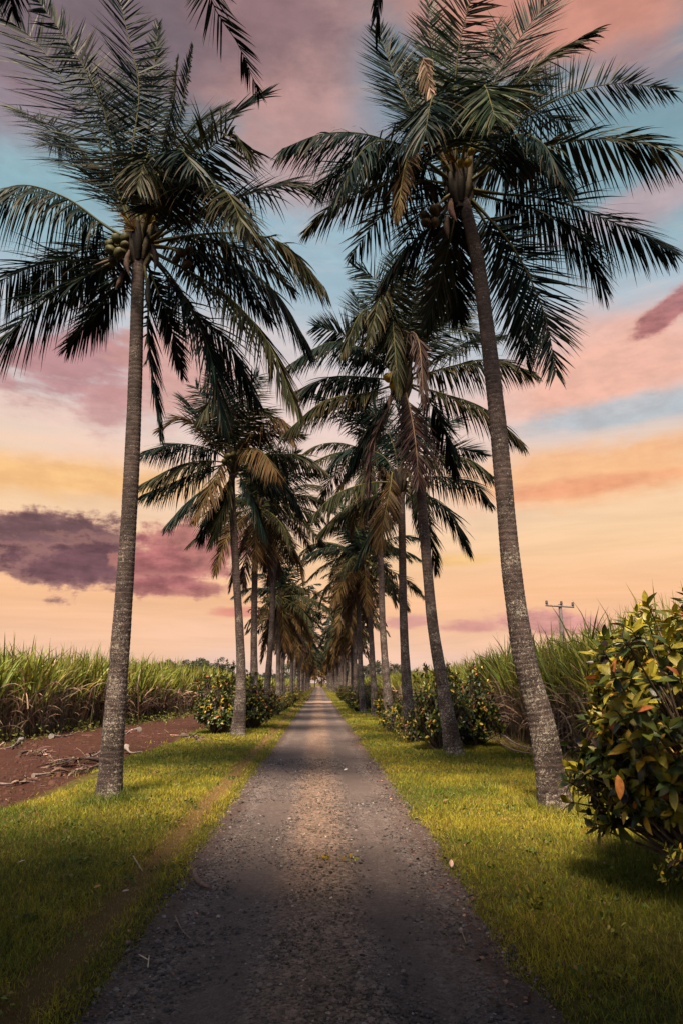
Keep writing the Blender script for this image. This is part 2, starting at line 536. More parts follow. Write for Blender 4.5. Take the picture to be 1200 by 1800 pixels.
def build_world():
    w = bpy.data.worlds.new("World")
    scene.world = w
    w.use_nodes = True
    nt = w.node_tree
    nt.nodes.clear()
    L = nt.links
    tc = node(nt, 'ShaderNodeTexCoord')
    nv = node(nt, 'ShaderNodeVectorMath', operation='NORMALIZE')
    L.new(tc.outputs['Generated'], nv.inputs[0])
    D = nv.outputs[0]
    sx = node(nt, 'ShaderNodeSeparateXYZ')
    L.new(D, sx.inputs[0])
    az = mathn(nt, 'ARCTAN2', sx.outputs[0], sx.outputs[1])
    el = mathn(nt, 'ARCSINE', sx.outputs[2])
    # stretch the noise along the horizon
    st = node(nt, 'ShaderNodeMapping')
    st.inputs['Scale'].default_value = (1, 1, 3.0)
    L.new(D, st.inputs[0])
    n_big = noise(nt, st.outputs[0], 3.2, 6, 0.55, 0.3)
    n_mid = noise(nt, st.outputs[0], 10.0, 8, 0.62, 0.25)
    n_fin = noise(nt, D, 26.0, 6, 0.6)
    n_puf = noise(nt, st.outputs[0], 19.0, 9, 0.62, 0.1)
    # clear-sky gradient by elevation
    stops = [(1200, (234, 202, 190)), (1140, (246, 198, 166)), (1060, (251, 194, 148)), (960, (251, 208, 162)), (860, (246, 212, 178)),
             (760, (224, 206, 198)), (640, (194, 203, 212)), (500, (163, 188, 201)), (330, (136, 166, 178)), (120, (112, 138, 150)), (-200, (88, 102, 118))]
    ramp = node(nt, 'ShaderNodeValToRGB')
    els = [azel(590, y)[1] for y, _ in stops]
    e0, e1 = els[0], els[-1]
    wob = mathn(nt, 'MULTIPLY', mathn(nt, 'SUBTRACT', n_big, 0.5), 0.10)
    f = mrange(nt, mathn(nt, 'ADD', el, wob), e0, e1, 0, 1, False)
    L.new(f, ramp.inputs[0])
    cr = ramp.color_ramp
    while len(cr.elements) < len(stops):
        cr.elements.new(0.5)
    for e, (y, c), q in zip(cr.elements, stops, els):
        e.position = (q - e0) / (e1 - e0)
    for e, (y, c) in zip(cr.elements, stops):
        e.color = (*lin(c), 1)
    stm = node(nt, 'ShaderNodeMapping')
    stm.inputs['Scale'].default_value = (1, 1, 11)
    stm.inputs['Rotation'].default_value = (0.05, 0.06, 0)
    L.new(D, stm.inputs[0])
    wisp = noise(nt, stm.outputs[0], 3.4, 8, 0.62, 0.5)
    wv = node(nt, 'ShaderNodeVectorMath', operation='SCALE')
    L.new(ramp.outputs[0], wv.inputs[0])
    L.new(mrange(nt, wisp, 0.32, 0.7, 0.90, 1.08, False), wv.inputs['Scale'])
    col = mixc(nt, mrange(nt, wisp, 0.52, 0.72, 0.0, 0.4), wv.outputs[0], lin((250, 198, 168)))
    # clouds and tinted banks: centre, radii and tilt seen from the drive; colour; opacity; edge softness; raggedness
    clouds = [
        ((560, 780), (420, 190), 0, (238, 206, 196), 0.55, 0.7, 0.5, 'b'),
        ((640, 400), (360, 130), 0, (160, 188, 202), 0.6, 0.7, 0.5, 'b'),
        ((1120, 300), (260, 170), 0, (122, 158, 168), 0.55, 0.7, 0.5, 'b'),
        ((30, 310), (230, 130), 0, (142, 178, 188), 0.85, 0.7, 0.5, 'b'),
        ((220, 50), (430, 215), 12, (122, 102, 108), 0.92, 0.55, 0.9, 'b'),
        ((30, 190), (120, 90), 0, (160, 128, 138), 0.6, 0.7, 0.8, 'b'),
        ((520, 140), (170, 240), -18, (194, 148, 142), 0.85, 0.6, 0.9, 'b'),
        ((470, 40), (160, 110), 0, (120, 98, 106), 0.7, 0.7, 0.9, 'm'),
        ((690, 180), (90, 120), -20, (128, 150, 168), 0.55, 0.7, 0.7, 'b'),
        ((1010, 20), (340, 110), -8, (212, 144, 124), 0.9, 0.5, 0.8, 'b'),
        ((1150, 120), (150, 60), -8, (150, 120, 128), 0.6, 0.6, 0.8, 'b'),
        ((1130, 360), (180, 45), 4, (204, 164, 166), 0.6, 0.6, 0.8, 'm'),
        ((1080, 640), (270, 110), 6, (242, 180, 156), 0.85, 0.6, 0.8, 'b'),
        ((1120, 722), (230, 30), 2, (176, 190, 198), 0.8, 0.6, 0.8, 'm'),
        ((1060, 822), (330, 56), 3, (252, 182, 126), 0.8, 0.6, 0.7, 'm'),
        ((1020, 856), (170, 16), 2, (236, 156, 118), 0.7, 0.6, 0.6, 'm'),
        ((110, 840), (340, 40), 2, (250, 190, 124), 0.85, 0.7, 0.6, 'm'),
        ((60, 715), (230, 26), -3, (232, 198, 184), 0.7, 0.6, 0.6, 'm'),
        ((150, 640), (150, 74), 6, (184, 132, 134), 0.9, 0.45, 1.0, 'm'),
        ((300, 650), (110, 90), 0, (210, 158, 148), 0.85, 0.5, 1.0, 'm'),
        ((5, 665), (24, 20), 0, (196, 146, 146), 0.7, 0.5, 0.8, 'm'),
        ((185, 705), (55, 60), 20, (200, 150, 148), 0.8, 0.5, 0.9, 'm'),
        ((70, 962), (215, 70), -2, (108, 76, 82), 0.97, 0.2, 0.9, 'm'),
        ((170, 990), (180, 48), 0, (112, 77, 82), 0.97, 0.2, 0.9, 'm'),
        ((330, 975), (120, 64), 12, (176, 108, 106), 0.92, 0.22, 0.9, 'm'),
        ((310, 1030), (100, 22), 0, (170, 104, 104), 0.85, 0.24, 0.8, 'm'),
        ((1170, 550), (78, 26), 28, (170, 110, 110), 0.92, 0.35, 0.9, 'm'),
        ((960, 1092), (120, 22), -4, (206, 144, 138), 0.9, 0.35, 0.9, 'm'),
        ((830, 1100), (70, 13), 0, (212, 148, 140), 0.9, 0.4, 0.9, 'm'),
        ((720, 1092), (46, 12), 0, (214, 152, 146), 0.8, 0.4, 0.9, 'm'),
        ((420, 1076), (60, 10), 0, (226, 146, 128), 0.85, 0.4, 0.8, 'm'),
        ((800, 985), (70, 12), 0, (250, 196, 124), 0.7, 0.6, 0.7, 'm'),
    ]
    for (cx, cy), (rx, ry), tilt, c, op, soft, rag, kind in clouds:
        a0, e_0 = azel(cx, cy)
        ax_ = abs(azel(cx + rx, cy)[0] - azel(cx - rx, cy)[0]) / 2
        ey_ = abs(azel(cx, cy - ry)[1] - azel(cx, cy + ry)[1]) / 2
        du = mathn(nt, 'SUBTRACT', az, a0)
        dv = mathn(nt, 'SUBTRACT', el, e_0)
        t = rad(tilt)
        u = mathn(nt, 'ADD', mathn(nt, 'MULTIPLY', du, math.cos(t) / ax_), mathn(nt, 'MULTIPLY', dv, math.sin(t) / ax_))
        v = mathn(nt, 'ADD', mathn(nt, 'MULTIPLY', du, -math.sin(t) / ey_), mathn(nt, 'MULTIPLY', dv, math.cos(t) / ey_))
        r = mathn(nt, 'SQRT', mathn(nt, 'ADD', mathn(nt, 'MULTIPLY', u, u), mathn(nt, 'MULTIPLY', v, v)))
        nz = n_big if kind == 'b' else (n_mid if soft >= 0.4 else mathn(nt, 'ADD', mathn(nt, 'MULTIPLY', n_mid, 0.55), mathn(nt, 'MULTIPLY', n_puf, 0.45)))
        nn = mathn(nt, 'ADD', mathn(nt, 'MULTIPLY', mathn(nt, 'SUBTRACT', nz, 0.5), 2.2 * rag), mathn(nt, 'MULTIPLY', mathn(nt, 'SUBTRACT', n_fin, 0.5), (1.3 if soft < 0.4 else 0.45) * rag))
        r = mathn(nt, 'ADD', r, nn)
        fac = mrange(nt, r, 1.0 + soft * 0.6, 1.0 - soft, 0.0, op)
        # the thin rim glows, billows inside the cloud
        kd = 0.84 if soft < 0.4 else 0.955
        rim = tuple(x + (y - x) * 0.55 for x, y in zip(c, (238, 178, 152))) if soft < 0.4 else c
        rimf = mrange(nt, r, 0.62, 1.12, 0.0, 1.0 if soft < 0.4 else 0.0)
        cc = mixc(nt, mrange(nt, mathn(nt, 'ADD', mathn(nt, 'MULTIPLY', n_puf, 0.65), mathn(nt, 'MULTIPLY', n_fin, 0.35)), 0.34, 0.66), lin(tuple(x * kd for x in c)), lin(tuple(min(255, x * (2.0 - kd) + 2) for x in c)))
        cc = mixc(nt, rimf, cc, lin(rim))
        col = mixc(nt, fac, col, cc)
    # a physical sky joins in underneath the cloud layer
    sky = node(nt, 'ShaderNodeTexSky')
    sky.sky_type = 'NISHITA'
    sky.sun_disc = False
    sky.sun_elevation = SUN_EL
    sky.sun_rotation = math.atan2(-SUN_DIR[0], -SUN_DIR[1])
    sc = node(nt, 'ShaderNodeVectorMath', operation='SCALE')
    L.new(col, sc.inputs[0])
    sc.inputs['Scale'].default_value = SKY_GAIN
    # high behind the camera the evening sky is plainly the physical one, and dimmer
    mx = mixc(nt, mrange(nt, sx.outputs[1], -0.25, 0.35, 0.6, 0.994), sky.outputs[0], sc.outputs[0])
    bg = node(nt, 'ShaderNodeBackground')
    L.new(mx, bg.inputs[0])
    bg.inputs[1].default_value = 0.1
    out = node(nt, 'ShaderNodeOutputWorld')
    L.new(bg.outputs[0], out.inputs[0])


build_world()
sd = bpy.data.lights.new('sun', 'SUN')
sd.energy = 4.5
sd.angle = rad(14)
sd.color = (1.0, 0.80, 0.56)
so = bpy.data.objects.new('sun', sd)
COL.objects.link(so)
so.rotation_euler = Vector(SUN_DIR).to_track_quat('-Z', 'Y').to_euler()
so.location = (-20, -30, 20)
scene.view_settings.view_transform = 'Standard'
scene.view_settings.look = 'None'
scene.view_settings.exposure = EXPO
scene.view_settings.gamma = 1.0
scene.cycles.max_bounces = 6
scene.cycles.transparent_max_bounces = 4
scene.cycles.use_denoising = True


# ------------------------------------------------------------------ ground and road
def axis(parts):
    out = []
    for a, b, s in parts:
        out.append(np.arange(a, b, s))
    out.append([parts[-1][1]])
    return np.concatenate(out)


def grid_mesh(acc, xs, ys, zfun, col):
    X, Y = np.meshgrid(xs, ys)
    Z = zfun(X, Y)
    nx, ny = len(xs), len(ys)
    V = np.stack([X, Y, Z], -1).reshape(-1, 3)
    i = np.arange(ny - 1)[:, None] * nx + np.arange(nx - 1)[None, :]
    acc.add(V, np.stack([i, i + 1, i + nx + 1, i + nx], -1).reshape(-1, 4), col)


a = Acc()
grid_mesh(a, axis([(-900, -60, 60), (-60, -14, 4), (-14, -10, 0.25), (-10, 6, 0.10), (6, 14, 0.5), (14, 60, 4), (60, 900, 60)]),
          axis([(-60, 0, 3), (0, 26, 0.16), (26, 60, 0.6), (60, 240, 6), (240, 2400, 120)]),
          lambda x, y: zg(x, y) - 0.03 * (np.abs(x) < 1.1), (0.1, 0.1, 0.1))
tag(a.build('ground', ground_material()), 'grassy verges and bare red soil on both sides of the drive', 'ground', kind='structure')

a = Acc()
ys = axis([(-30, 2, 0.5), (2, 20, 0.08), (20, 60, 0.3), (60, 330, 3)])
us = np.linspace(0, 1, 27)
el_, er_ = road_edge_l(ys) - 0.10, road_edge_r(ys) + 0.10
X = el_[:, None] + (er_ - el_)[:, None] * us[None, :]
Y = np.broadcast_to(ys[:, None], X.shape)
Z = zg(X, Y) + 0.006 + 0.012 * (vnoise(X + 9, Y, 5.0) - 0.5) * (Y < 22) - 0.012 * np.exp(-((np.abs(X) - 0.62) / 0.2) ** 2)
Z[:, 0] -= 0.03
Z[:, -1] -= 0.03
nx = len(us)
i = np.arange(len(ys) - 1)[:, None] * nx + np.arange(nx - 1)[None, :]
a.add(np.stack([X, Y, Z], -1).reshape(-1, 3), np.stack([i, i + 1, i + nx + 1, i + nx], -1).reshape(-1, 4), (0.1, 0.1, 0.1))
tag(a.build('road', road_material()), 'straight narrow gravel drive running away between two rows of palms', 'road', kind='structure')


def road_z(x, y):
    return zg(x, y) + 0.006 - 0.012 * np.exp(-((np.abs(x) - 0.62) / 0.2) ** 2)


# loose stones
def stones():
    t = (1 + 5 ** 0.5) / 2
    v = norm(np.array([(-1, t, 0), (1, t, 0), (-1, -t, 0), (1, -t, 0), (0, -1, t), (0, 1, t), (0, -1, -t), (0, 1, -t), (t, 0, -1), (t, 0, 1), (-t, 0, -1), (-t, 0, 1)], float))
    f = np.array([(0, 11, 5), (0, 5, 1), (0, 1, 7), (0, 7, 10), (0, 10, 11), (1, 5, 9), (5, 11, 4), (11, 10, 2), (10, 7, 6), (7, 1, 8), (3, 9, 4), (3, 4, 2), (3, 2, 6), (3, 6, 8), (3, 8, 9), (4, 9, 5), (2, 4, 11), (6, 2, 10), (8, 6, 7), (9, 8, 1)])
    n = 30000
    y = 3.0 + 13.0 * R.random(n) ** 1.6
    x = R.uniform(-1.25, 1.3, n)
    keep = vnoise(x, y * 0.5, 2.2) + 0.35 * np.exp(-(x / 0.3) ** 2) - 0.25 * np.exp(-((np.abs(x) - 0.62) / 0.18) ** 2) + 0.4 * R.random(n) > 0.55
    x, y = x[keep], y[keep]
    n = len(x)
    s = np.exp(R.normal(math.log(0.0058), 0.42, n)).clip(0.003, 0.018) * (1 + 0.03 * y)
    dirs = v[None] * (1 + R.uniform(-0.28, 0.28, (n, 12, 1)))
    sc = np.stack([s * R.uniform(0.8, 1.4, n), s * R.uniform(0.8, 1.4, n), s * R.uniform(0.5, 0.85, n)], -1)
    V = dirs * sc[:, None, :]
    th = R.uniform(0, 6.28, n)
    c, q = np.cos(th)[:, None], np.sin(th)[:, None]
    V = np.stack([V[..., 0] * c - V[..., 1] * q, V[..., 0] * q + V[..., 1] * c, V[..., 2]], -1)
    V += np.stack([x, y, road_z(x, y) + s * 0.25], -1)[:, None, :]
    g = np.exp(R.normal(math.log(0.072), 0.5, n)).clip(0.02, 0.30)
    sun_tint = np.exp(-(x / 0.3) ** 2)  # stones mid-drive coloured warmer to imitate golden sunlight there
    C = np.stack([g * (1.06 + 0.5 * sun_tint), g * (0.90 + 0.3 * sun_tint), g * (0.92 + 0.05 * sun_tint)], -1)
    acc = Acc()
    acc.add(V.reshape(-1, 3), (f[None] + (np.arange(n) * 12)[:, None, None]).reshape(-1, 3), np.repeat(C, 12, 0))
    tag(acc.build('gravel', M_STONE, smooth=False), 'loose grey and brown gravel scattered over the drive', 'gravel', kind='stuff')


stones()


# ------------------------------------------------------------------ palms
def jitter_col(base, n, rng, amt=0.25, hue=0.1):
    b = np.asarray(base, float)
    s = np.exp(rng.normal(0, amt, (n, 1)))
    h = 1 + rng.normal(0, hue, (n, 3))
    return np.clip(b * s * h, 0.002, 0.9)


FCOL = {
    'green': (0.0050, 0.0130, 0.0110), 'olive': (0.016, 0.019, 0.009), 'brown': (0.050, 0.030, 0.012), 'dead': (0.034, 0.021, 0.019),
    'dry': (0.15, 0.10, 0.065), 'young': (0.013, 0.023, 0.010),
}


def frond(acc, C, rng, style='green', n=70, lmax=0.95, wid=0.04, droop=0.5, seg=5, roll=0.0, pet=0.2, hdir=None, thick=1.0, vee=0.25, ragged=0.06):
    """one pinnate palm leaf along the curve C (m,3): a tapering midrib and two combs of drooping leaflets"""
    m = len(C)
    T_all = norm(np.gradient(C, axis=0))
    if hdir is None:
        hdir = C[-1] - C[0]
    hdir = np.array((hdir[0], hdir[1], 0.0))
    if np.linalg.norm(hdir) < 1e-4:
        hdir = np.array((1.0, 0, 0))
    hdir = hdir / np.linalg.norm(hdir)
    S0 = np.cross(hdir, (0, 0, 1.0))
    base = FCOL[style]
    # midrib
    s = np.linspace(0, 1, m)
    rr = thick * np.interp(s, [0, 0.05, pet, 0.6, 1], [0.055, 0.04, 0.024, 0.012, 0.003])
    if style in ('dead', 'dry'):
        rc = np.array((0.12, 0.08, 0.055))
    else:
        rc = np.array((0.075, 0.070, 0.022)) if style != 'green' else np.array((0.05, 0.05, 0.02))
    tube(acc, C, rr, 5 if seg > 3 else 3, rc * rng.uniform(0.8, 1.2), 0, ends=False)
    # leaflets
    u = np.concatenate([np.linspace(0, 1, n) + rng.normal(0, 0.25 / n, n)] * 2).clip(0, 1)
    side = np.concatenate([np.ones(n), -np.ones(n)])
    keep = rng.random(2 * n) > ragged
    # a broken gap here and there
    for _ in range(rng.integers(0, 3)):
        g0, sd = rng.random(), rng.choice([-1, 1])
        keep &= ~((np.abs(u - g0) < rng.uniform(0.005, 0.03)) & (side == sd))
    u, side = u[keep], side[keep]
    k = len(u)
    t = pet + (0.995 - pet) * u
    pos = np.stack([np.interp(t, s, C[:, i]) for i in range(3)], 1)
    T = norm(np.stack([np.interp(t, s, T_all[:, i]) for i in range(3)], 1))
    S = norm(S0[None] - (S0[None] * T).sum(-1, keepdims=True) * T)
    N = np.cross(S, T)
    rl = roll + rng.normal(0, 0.08, k)
    S2 = np.cos(rl)[:, None] * S + np.sin(rl)[:, None] * N
    N2 = np.cross(S2, T)
    N2 = N2 * np.where(N2[:, 2:3] < 0, -1, 1)
    ang = np.interp(u, [0, 0.5, 1], [1.25, 0.95, 0.42]) + rng.normal(0, 0.09, k)
    d0 = np.cos(ang)[:, None] * T + np.sin(ang)[:, None] * S2 * side[:, None] + (vee + rng.normal(0, 0.07, k))[:, None] * N2
    Ln = lmax * np.interp(u, [0, 0.12, 0.38, 0.7, 1], [0.5, 0.82, 1.0, 0.82, 0.34]) * rng.uniform(0.82, 1.08, k)
    dr = droop * np.exp(rng.normal(0, 0.28, k))
    wd = T + rng.normal(0, 0.35, (k, 3))
    # leaflets hinge down at the midrib, then hang nearly straight
    d0 = norm(d0)
    d0[:, 2] -= dr * 0.95
    ps, W = bend_ribbons(pos, d0, Ln, seg, dr * 0.32, rng, wd, 1.0)
    pw = np.interp(np.linspace(0, 1, seg), [0, 0.2, 0.55, 1], [0.55, 1.0, 0.8, 0.06])
    wids = (wid * rng.uniform(0.75, 1.15, k))[:, None] * pw[None, :]
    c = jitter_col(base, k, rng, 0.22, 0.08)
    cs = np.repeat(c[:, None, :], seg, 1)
    if style in ('green', 'olive', 'young'):
        tipb = (rng.random(k) < (0.12 if style == 'green' else 0.3))
        brown = np.array((0.09, 0.055, 0.025))
        w_t = np.linspace(0, 1, seg)[None, :, None] ** 1.5 * tipb[:, None, None] * 0.6
        cs = cs * (1 - w_t) + brown * w_t
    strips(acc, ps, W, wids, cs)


def trunk_mesh(acc, pts, radii, m=260, sides=20, ringstep=0.085, rng=R):
    C = catmull(pts, m)
    s = np.concatenate(([0], np.cumsum(np.linalg.norm(np.diff(C, axis=0), axis=1))))
    L = s[-1]
    rr = np.interp(s / L, np.linspace(0, 1, len(radii)), radii)
    # leaf-scar rings: a saw tooth of uneven spacing
    ph = s / ringstep + 2.2 * vnoise(s, 1.7, 1.3)
    saw = ph - np.floor(ph)
    shade = 1 - 0.0 * saw
    amp = 0.038
    ring = 1 + amp * (saw - 0.5) + 0.05 * (vnoise(s, 4.2, 2.1) - 0.5)
    flare = 1 + 0.22 * np.exp(-s / 0.16)

    def rf(th, n):
        ii = np.arange(n)[:, None]
        lob = 0.13 * np.exp(-s[:, None] / 0.5) * (vnoise(np.arctan2(np.sin(th), np.cos(th))[None, :] * 2.2 + 40, s[:, None] * 0.6) - 0.4) + 0.07 * (vnoise(np.cos(th)[None, :] * 2.1 + s[:, None] * 0.45, np.sin(th)[None, :] * 2.1 + 5) - 0.5)
        tilt = 0.03 * (vnoise(np.cos(th)[None, :] * 1.5 + 20, np.sin(th)[None, :] * 1.5 + s[:, None] * 2.0) - 0.5)
        return ring[:, None] * flare[:, None] + lob + tilt
    v = np.repeat((0.58 + 0.62 * saw ** 0.7 + 0.3 * (vnoise(s, 9.9, 3.0) - 0.5))[:, None], 3, 1)
    tube(acc, C, rr, sides, v, 0, ends=True, rfun=rf)
    return C


def sheath(acc, c, r, h, rng, n=16):
    """fibrous bundle of old leaf bases around the growing point"""
    for i in range(n):
        a_ = 6.283 * i / n * 2.4
        z0 = -0.25 + 0.5 * i / n
        d = np.array((math.cos(a_), math.sin(a_), 0))
        p0 = c + d * r * 0.5 + (0, 0, z0 - 0.25)
        p1 = c + d * r * 0.95 + (0, 0, z0 + 0.05)
        p2 = c + d * r * (1.3 + 0.5 * rng.random()) + (0, 0, z0 + 0.35 + 0.25 * rng.random())
        col = np.array((0.016, 0.011, 0.008)) * rng.uniform(0.6, 1.5) if i % 3 else np.array((0.034, 0.025, 0.010)) * rng.uniform(0.7, 1.2)
        tube(acc, catmull([p0, p1, p2], 7), np.interp(np.linspace(0, 1, 7), [0, 0.4, 1], [0.05, 0.085, 0.035]), 7, col)
    tube(acc, catmull([c + (0, 0, -0.45), c + (0, 0, 0), c + (0, 0, h)], 9), np.interp(np.linspace(0, 1, 9), [0, 0.4, 1], [r * 0.62, r * 0.8, 0.05]), 10, (0.018, 0.012, 0.009))


def spathe(p0, p1, bend, parent, col=(0.055, 0.030, 0.024), w=0.05):
    acc = Acc()
    mid = (p0 + p1) / 2 + bend
    C = catmull([p0, mid, p1], 14)
    tube(acc, C, w * np.interp(np.linspace(0, 1, 14), [0, 0.25, 0.6, 1], [0.35, 0.9, 1.0, 0.05]), 8, col)
    acc.build('spathe', M_HUSK, parent)


NUT_ME = {}


def nut_mesh(kind):
    if kind in NUT_ME:
        return NUT_ME[kind]
    col = {'green': (0.032, 0.032, 0.007), 'yellow': (0.22, 0.14, 0.012), 'brown': (0.042, 0.026, 0.009)}[kind]
    acc = Acc()
    t = np.linspace(0, 1, 11)
    pts = np.stack([0 * t, 0 * t, -0.13 + 0.26 * t], 1)
    r = 0.098 * np.sqrt(np.clip(1 - (2 * t - 1) ** 2, 0.002, 1)) * (1 + 0.10 * (t - 0.5))
    rf = lambda th, n: 1 + 0.05 * np.cos(3 * th)[None, :] * np.ones((n, 1))
    cols = np.repeat(np.asarray(col)[None], 11, 0)
    cols[-2:] = (0.09, 0.06, 0.03)
    tube(acc, pts, r, 14, cols, 0, True, rf)
    NUT_ME[kind] = acc.mesh('coconut', M_NUT)
    return NUT_ME[kind]


def bunch(c, root_pt, parent, n, kind, rng, spread=0.17, size=1.0):
    """a fruit stalk with its coconuts hanging round it"""
    acc = Acc()
    C = catmull([root_pt, (root_pt + c) / 2 + (0, 0, 0.10), c + (0, 0, 0.06), c - (0, 0, 0.14)], 12)
    tube(acc, C, np.linspace(0.03, 0.012, 12), 6, (0.10, 0.085, 0.03))
    pl = []
    for i in range(n):
        a_ = 2.4 * i + rng.normal(0, 0.2)
        q = c + np.array((math.cos(a_) * spread * rng.uniform(0.75, 1.05), math.sin(a_) * spread * rng.uniform(0.75, 1.05), 0.20 - 0.40 * (i + 0.5) / n + rng.normal(0, 0.02)))
        pl.append(q)
        tube(acc, [c + (0, 0, 0.05), (c + q) / 2 + (0, 0, 0.05), q + (0, 0, 0.10)], 0.008, 4, (0.09, 0.07, 0.03), 0, False)
    b = acc.build('coconut_bunch', M_HUSK, parent)
    for q in pl:
        o = link('coconut', nut_mesh(kind), b)
        o.location = [float(x) for x in q]
        o.scale = [size * rng.uniform(0.9, 1.1)] * 3
        o.rotation_euler = (rng.normal(0, 0.45), rng.normal(0, 0.45), rng.uniform(0, 6))


def flower(c, parent, rng, d, n=34, L=0.42):
    acc = Acc()
    base = np.repeat(c[None], n, 0)
    dd = norm(np.asarray(d, float)[None] + rng.normal(0, 0.45, (n, 3)))
    ps, W = bend_ribbons(base, dd, L * rng.uniform(0.5, 1.1, n), 5, np.full(n, 0.35), rng)
    strips(acc, ps, W, np.full((n, 5), 0.014), np.repeat(jitter_col((0.13, 0.075, 0.015), n, rng)[:, None], 5, 1))
    acc.build('flower_spray', M_FROND, parent)


PALMS = 'coconut palms lining the drive'


def hero_palm(label, trunk_px, Y, crown_px, radii, fronds, seed, lmax=0.95, n=70, wid=0.042, seg=5, lean=0.0, mt=800, extra=(), name='coconut_palm', thick=1.0):
    rng = np.random.default_rng(seed)
    base = P(*trunk_px[0], Y)
    gz = float(zg(base[0], base[1]))
    base[2] = gz
    root = thing(name, label, 'palm tree', base, PALMS)
    pts = [P(x, y, Y + lean * k / max(1, len(trunk_px) - 1)) for k, (x, y) in enumerate(trunk_px)]
    pts[0][2] = gz - 0.06
    c = P(*crown_px, Y + lean)
    top = pts[-1] + (c - pts[-1]) * 0.6
    acc = Acc()
    trunk_mesh(acc, [p - base for p in pts] + [top - base], radii, mt, 20, 0.085, rng)
    acc.build('trunk', M_BARK, root)
    acc = Acc()
    sheath(acc, c - base, 0.17 * thick, 0.55, rng)
    acc.build('leaf_sheath', M_HUSK, root)
    cl = c - base
    for spec in fronds:
        px, dz = spec[0], spec[1]
        o = spec[2] if len(spec) > 2 else {}
        q = [cl + np.array((0, 0, o.get('z0', 0.0)))]
        pp = [crown_px] + list(px)
        ln = np.concatenate(([0], np.cumsum([math.hypot(pp[k + 1][0] - pp[k][0], pp[k + 1][1] - pp[k][1]) for k in range(len(pp) - 1)])))
        for k, (x, y) in enumerate(px):
            s = (ln[k + 1] / ln[-1]) ** 1.2
            q.append(P(x, y, Y + lean + dz * s) - base)
        C = catmull(q, 36)
        rise = (C[-1] - C[0])
        L3 = np.linalg.norm(np.diff(C, axis=0), axis=1).sum()
        acc = Acc()
        hd = None
        upright = rise[2] / max(L3, 0.1)
        roll = o.get('roll', rng.normal(0, 0.18) + (1.2 * rng.choice([-1, 1]) if upright > 0.55 and abs(dz) < 0.8 else 0))
        frond(acc, C, rng, o.get('s', 'green'), o.get('n', n), o.get('l', min(lmax, 0.36 * L3 + 0.25)) * 1.2, o.get('w', wid), o.get('g', 0.58 if upright < 0.3 else 0.30) * (1.7 if upright < 0.3 else 1.2), seg,
              roll, o.get('pet', 0.2), hd, thick, o.get('v', 0.2), o.get('r', 0.06))
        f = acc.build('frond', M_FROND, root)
        if o.get('label'):
            f['label'] = o['label']
    return root, base, cl, rng


def generic_fronds(root, cl, rng, n=22, lo=0, hi=10, scale=1.0):
    for k in range(n):
        lv = int(np.clip(lo + (hi - lo) * (k + rng.random()) / n, 0, 9))
        o = link('frond', MID[lv * 2 + int(rng.integers(2))], root)
        o.location = [float(x) for x in cl]
        o.rotation_euler = (0, 0, 2.4 * k + rng.normal(0, 0.25))
        o.scale = [scale * rng.uniform(0.88, 1.08)] * 3


# generic leaf shapes, shared by the copies: start elevation, total bend, style
def generic_curve(e0, bend, L, m=26):
    s = np.linspace(0, 1, m)
    ang = np.radians(e0) - np.radians(bend) * s ** 1.25
    d = np.stack([np.cos(ang), 0 * ang, np.sin(ang)], 1) * (L / (m - 1))
    return np.concatenate([[np.zeros(3)], np.cumsum(d, 0)[:-1]])


LEVELS = [(84, 30, 'young'), (72, 55, 'green'), (58, 75, 'green'), (42, 85, 'olive'), (26, 85, 'green'), (8, 75, 'olive'), (-14, 55, 'olive'), (-38, 40, 'brown'), (-62, 24, 'brown'), (-76, 10, 'dead')]
MID = []
for i_, (e0, bd, stl) in enumerate(LEVELS):
    for v_ in range(2):
        rg = np.random.default_rng(100 + i_ * 7 + v_)
        ac = Acc()
        frond(ac, generic_curve(e0 + rg.normal(0, 4), bd + rg.normal(0, 8), rg.uniform(3.3, 4.1)), rg, stl, 84, 1.1, 0.050, 0.7 if e0 < 60 else 0.32, 4, rg.normal(0, 0.3), 0.18)
        MID.append(ac.mesh('frond', M_FROND))


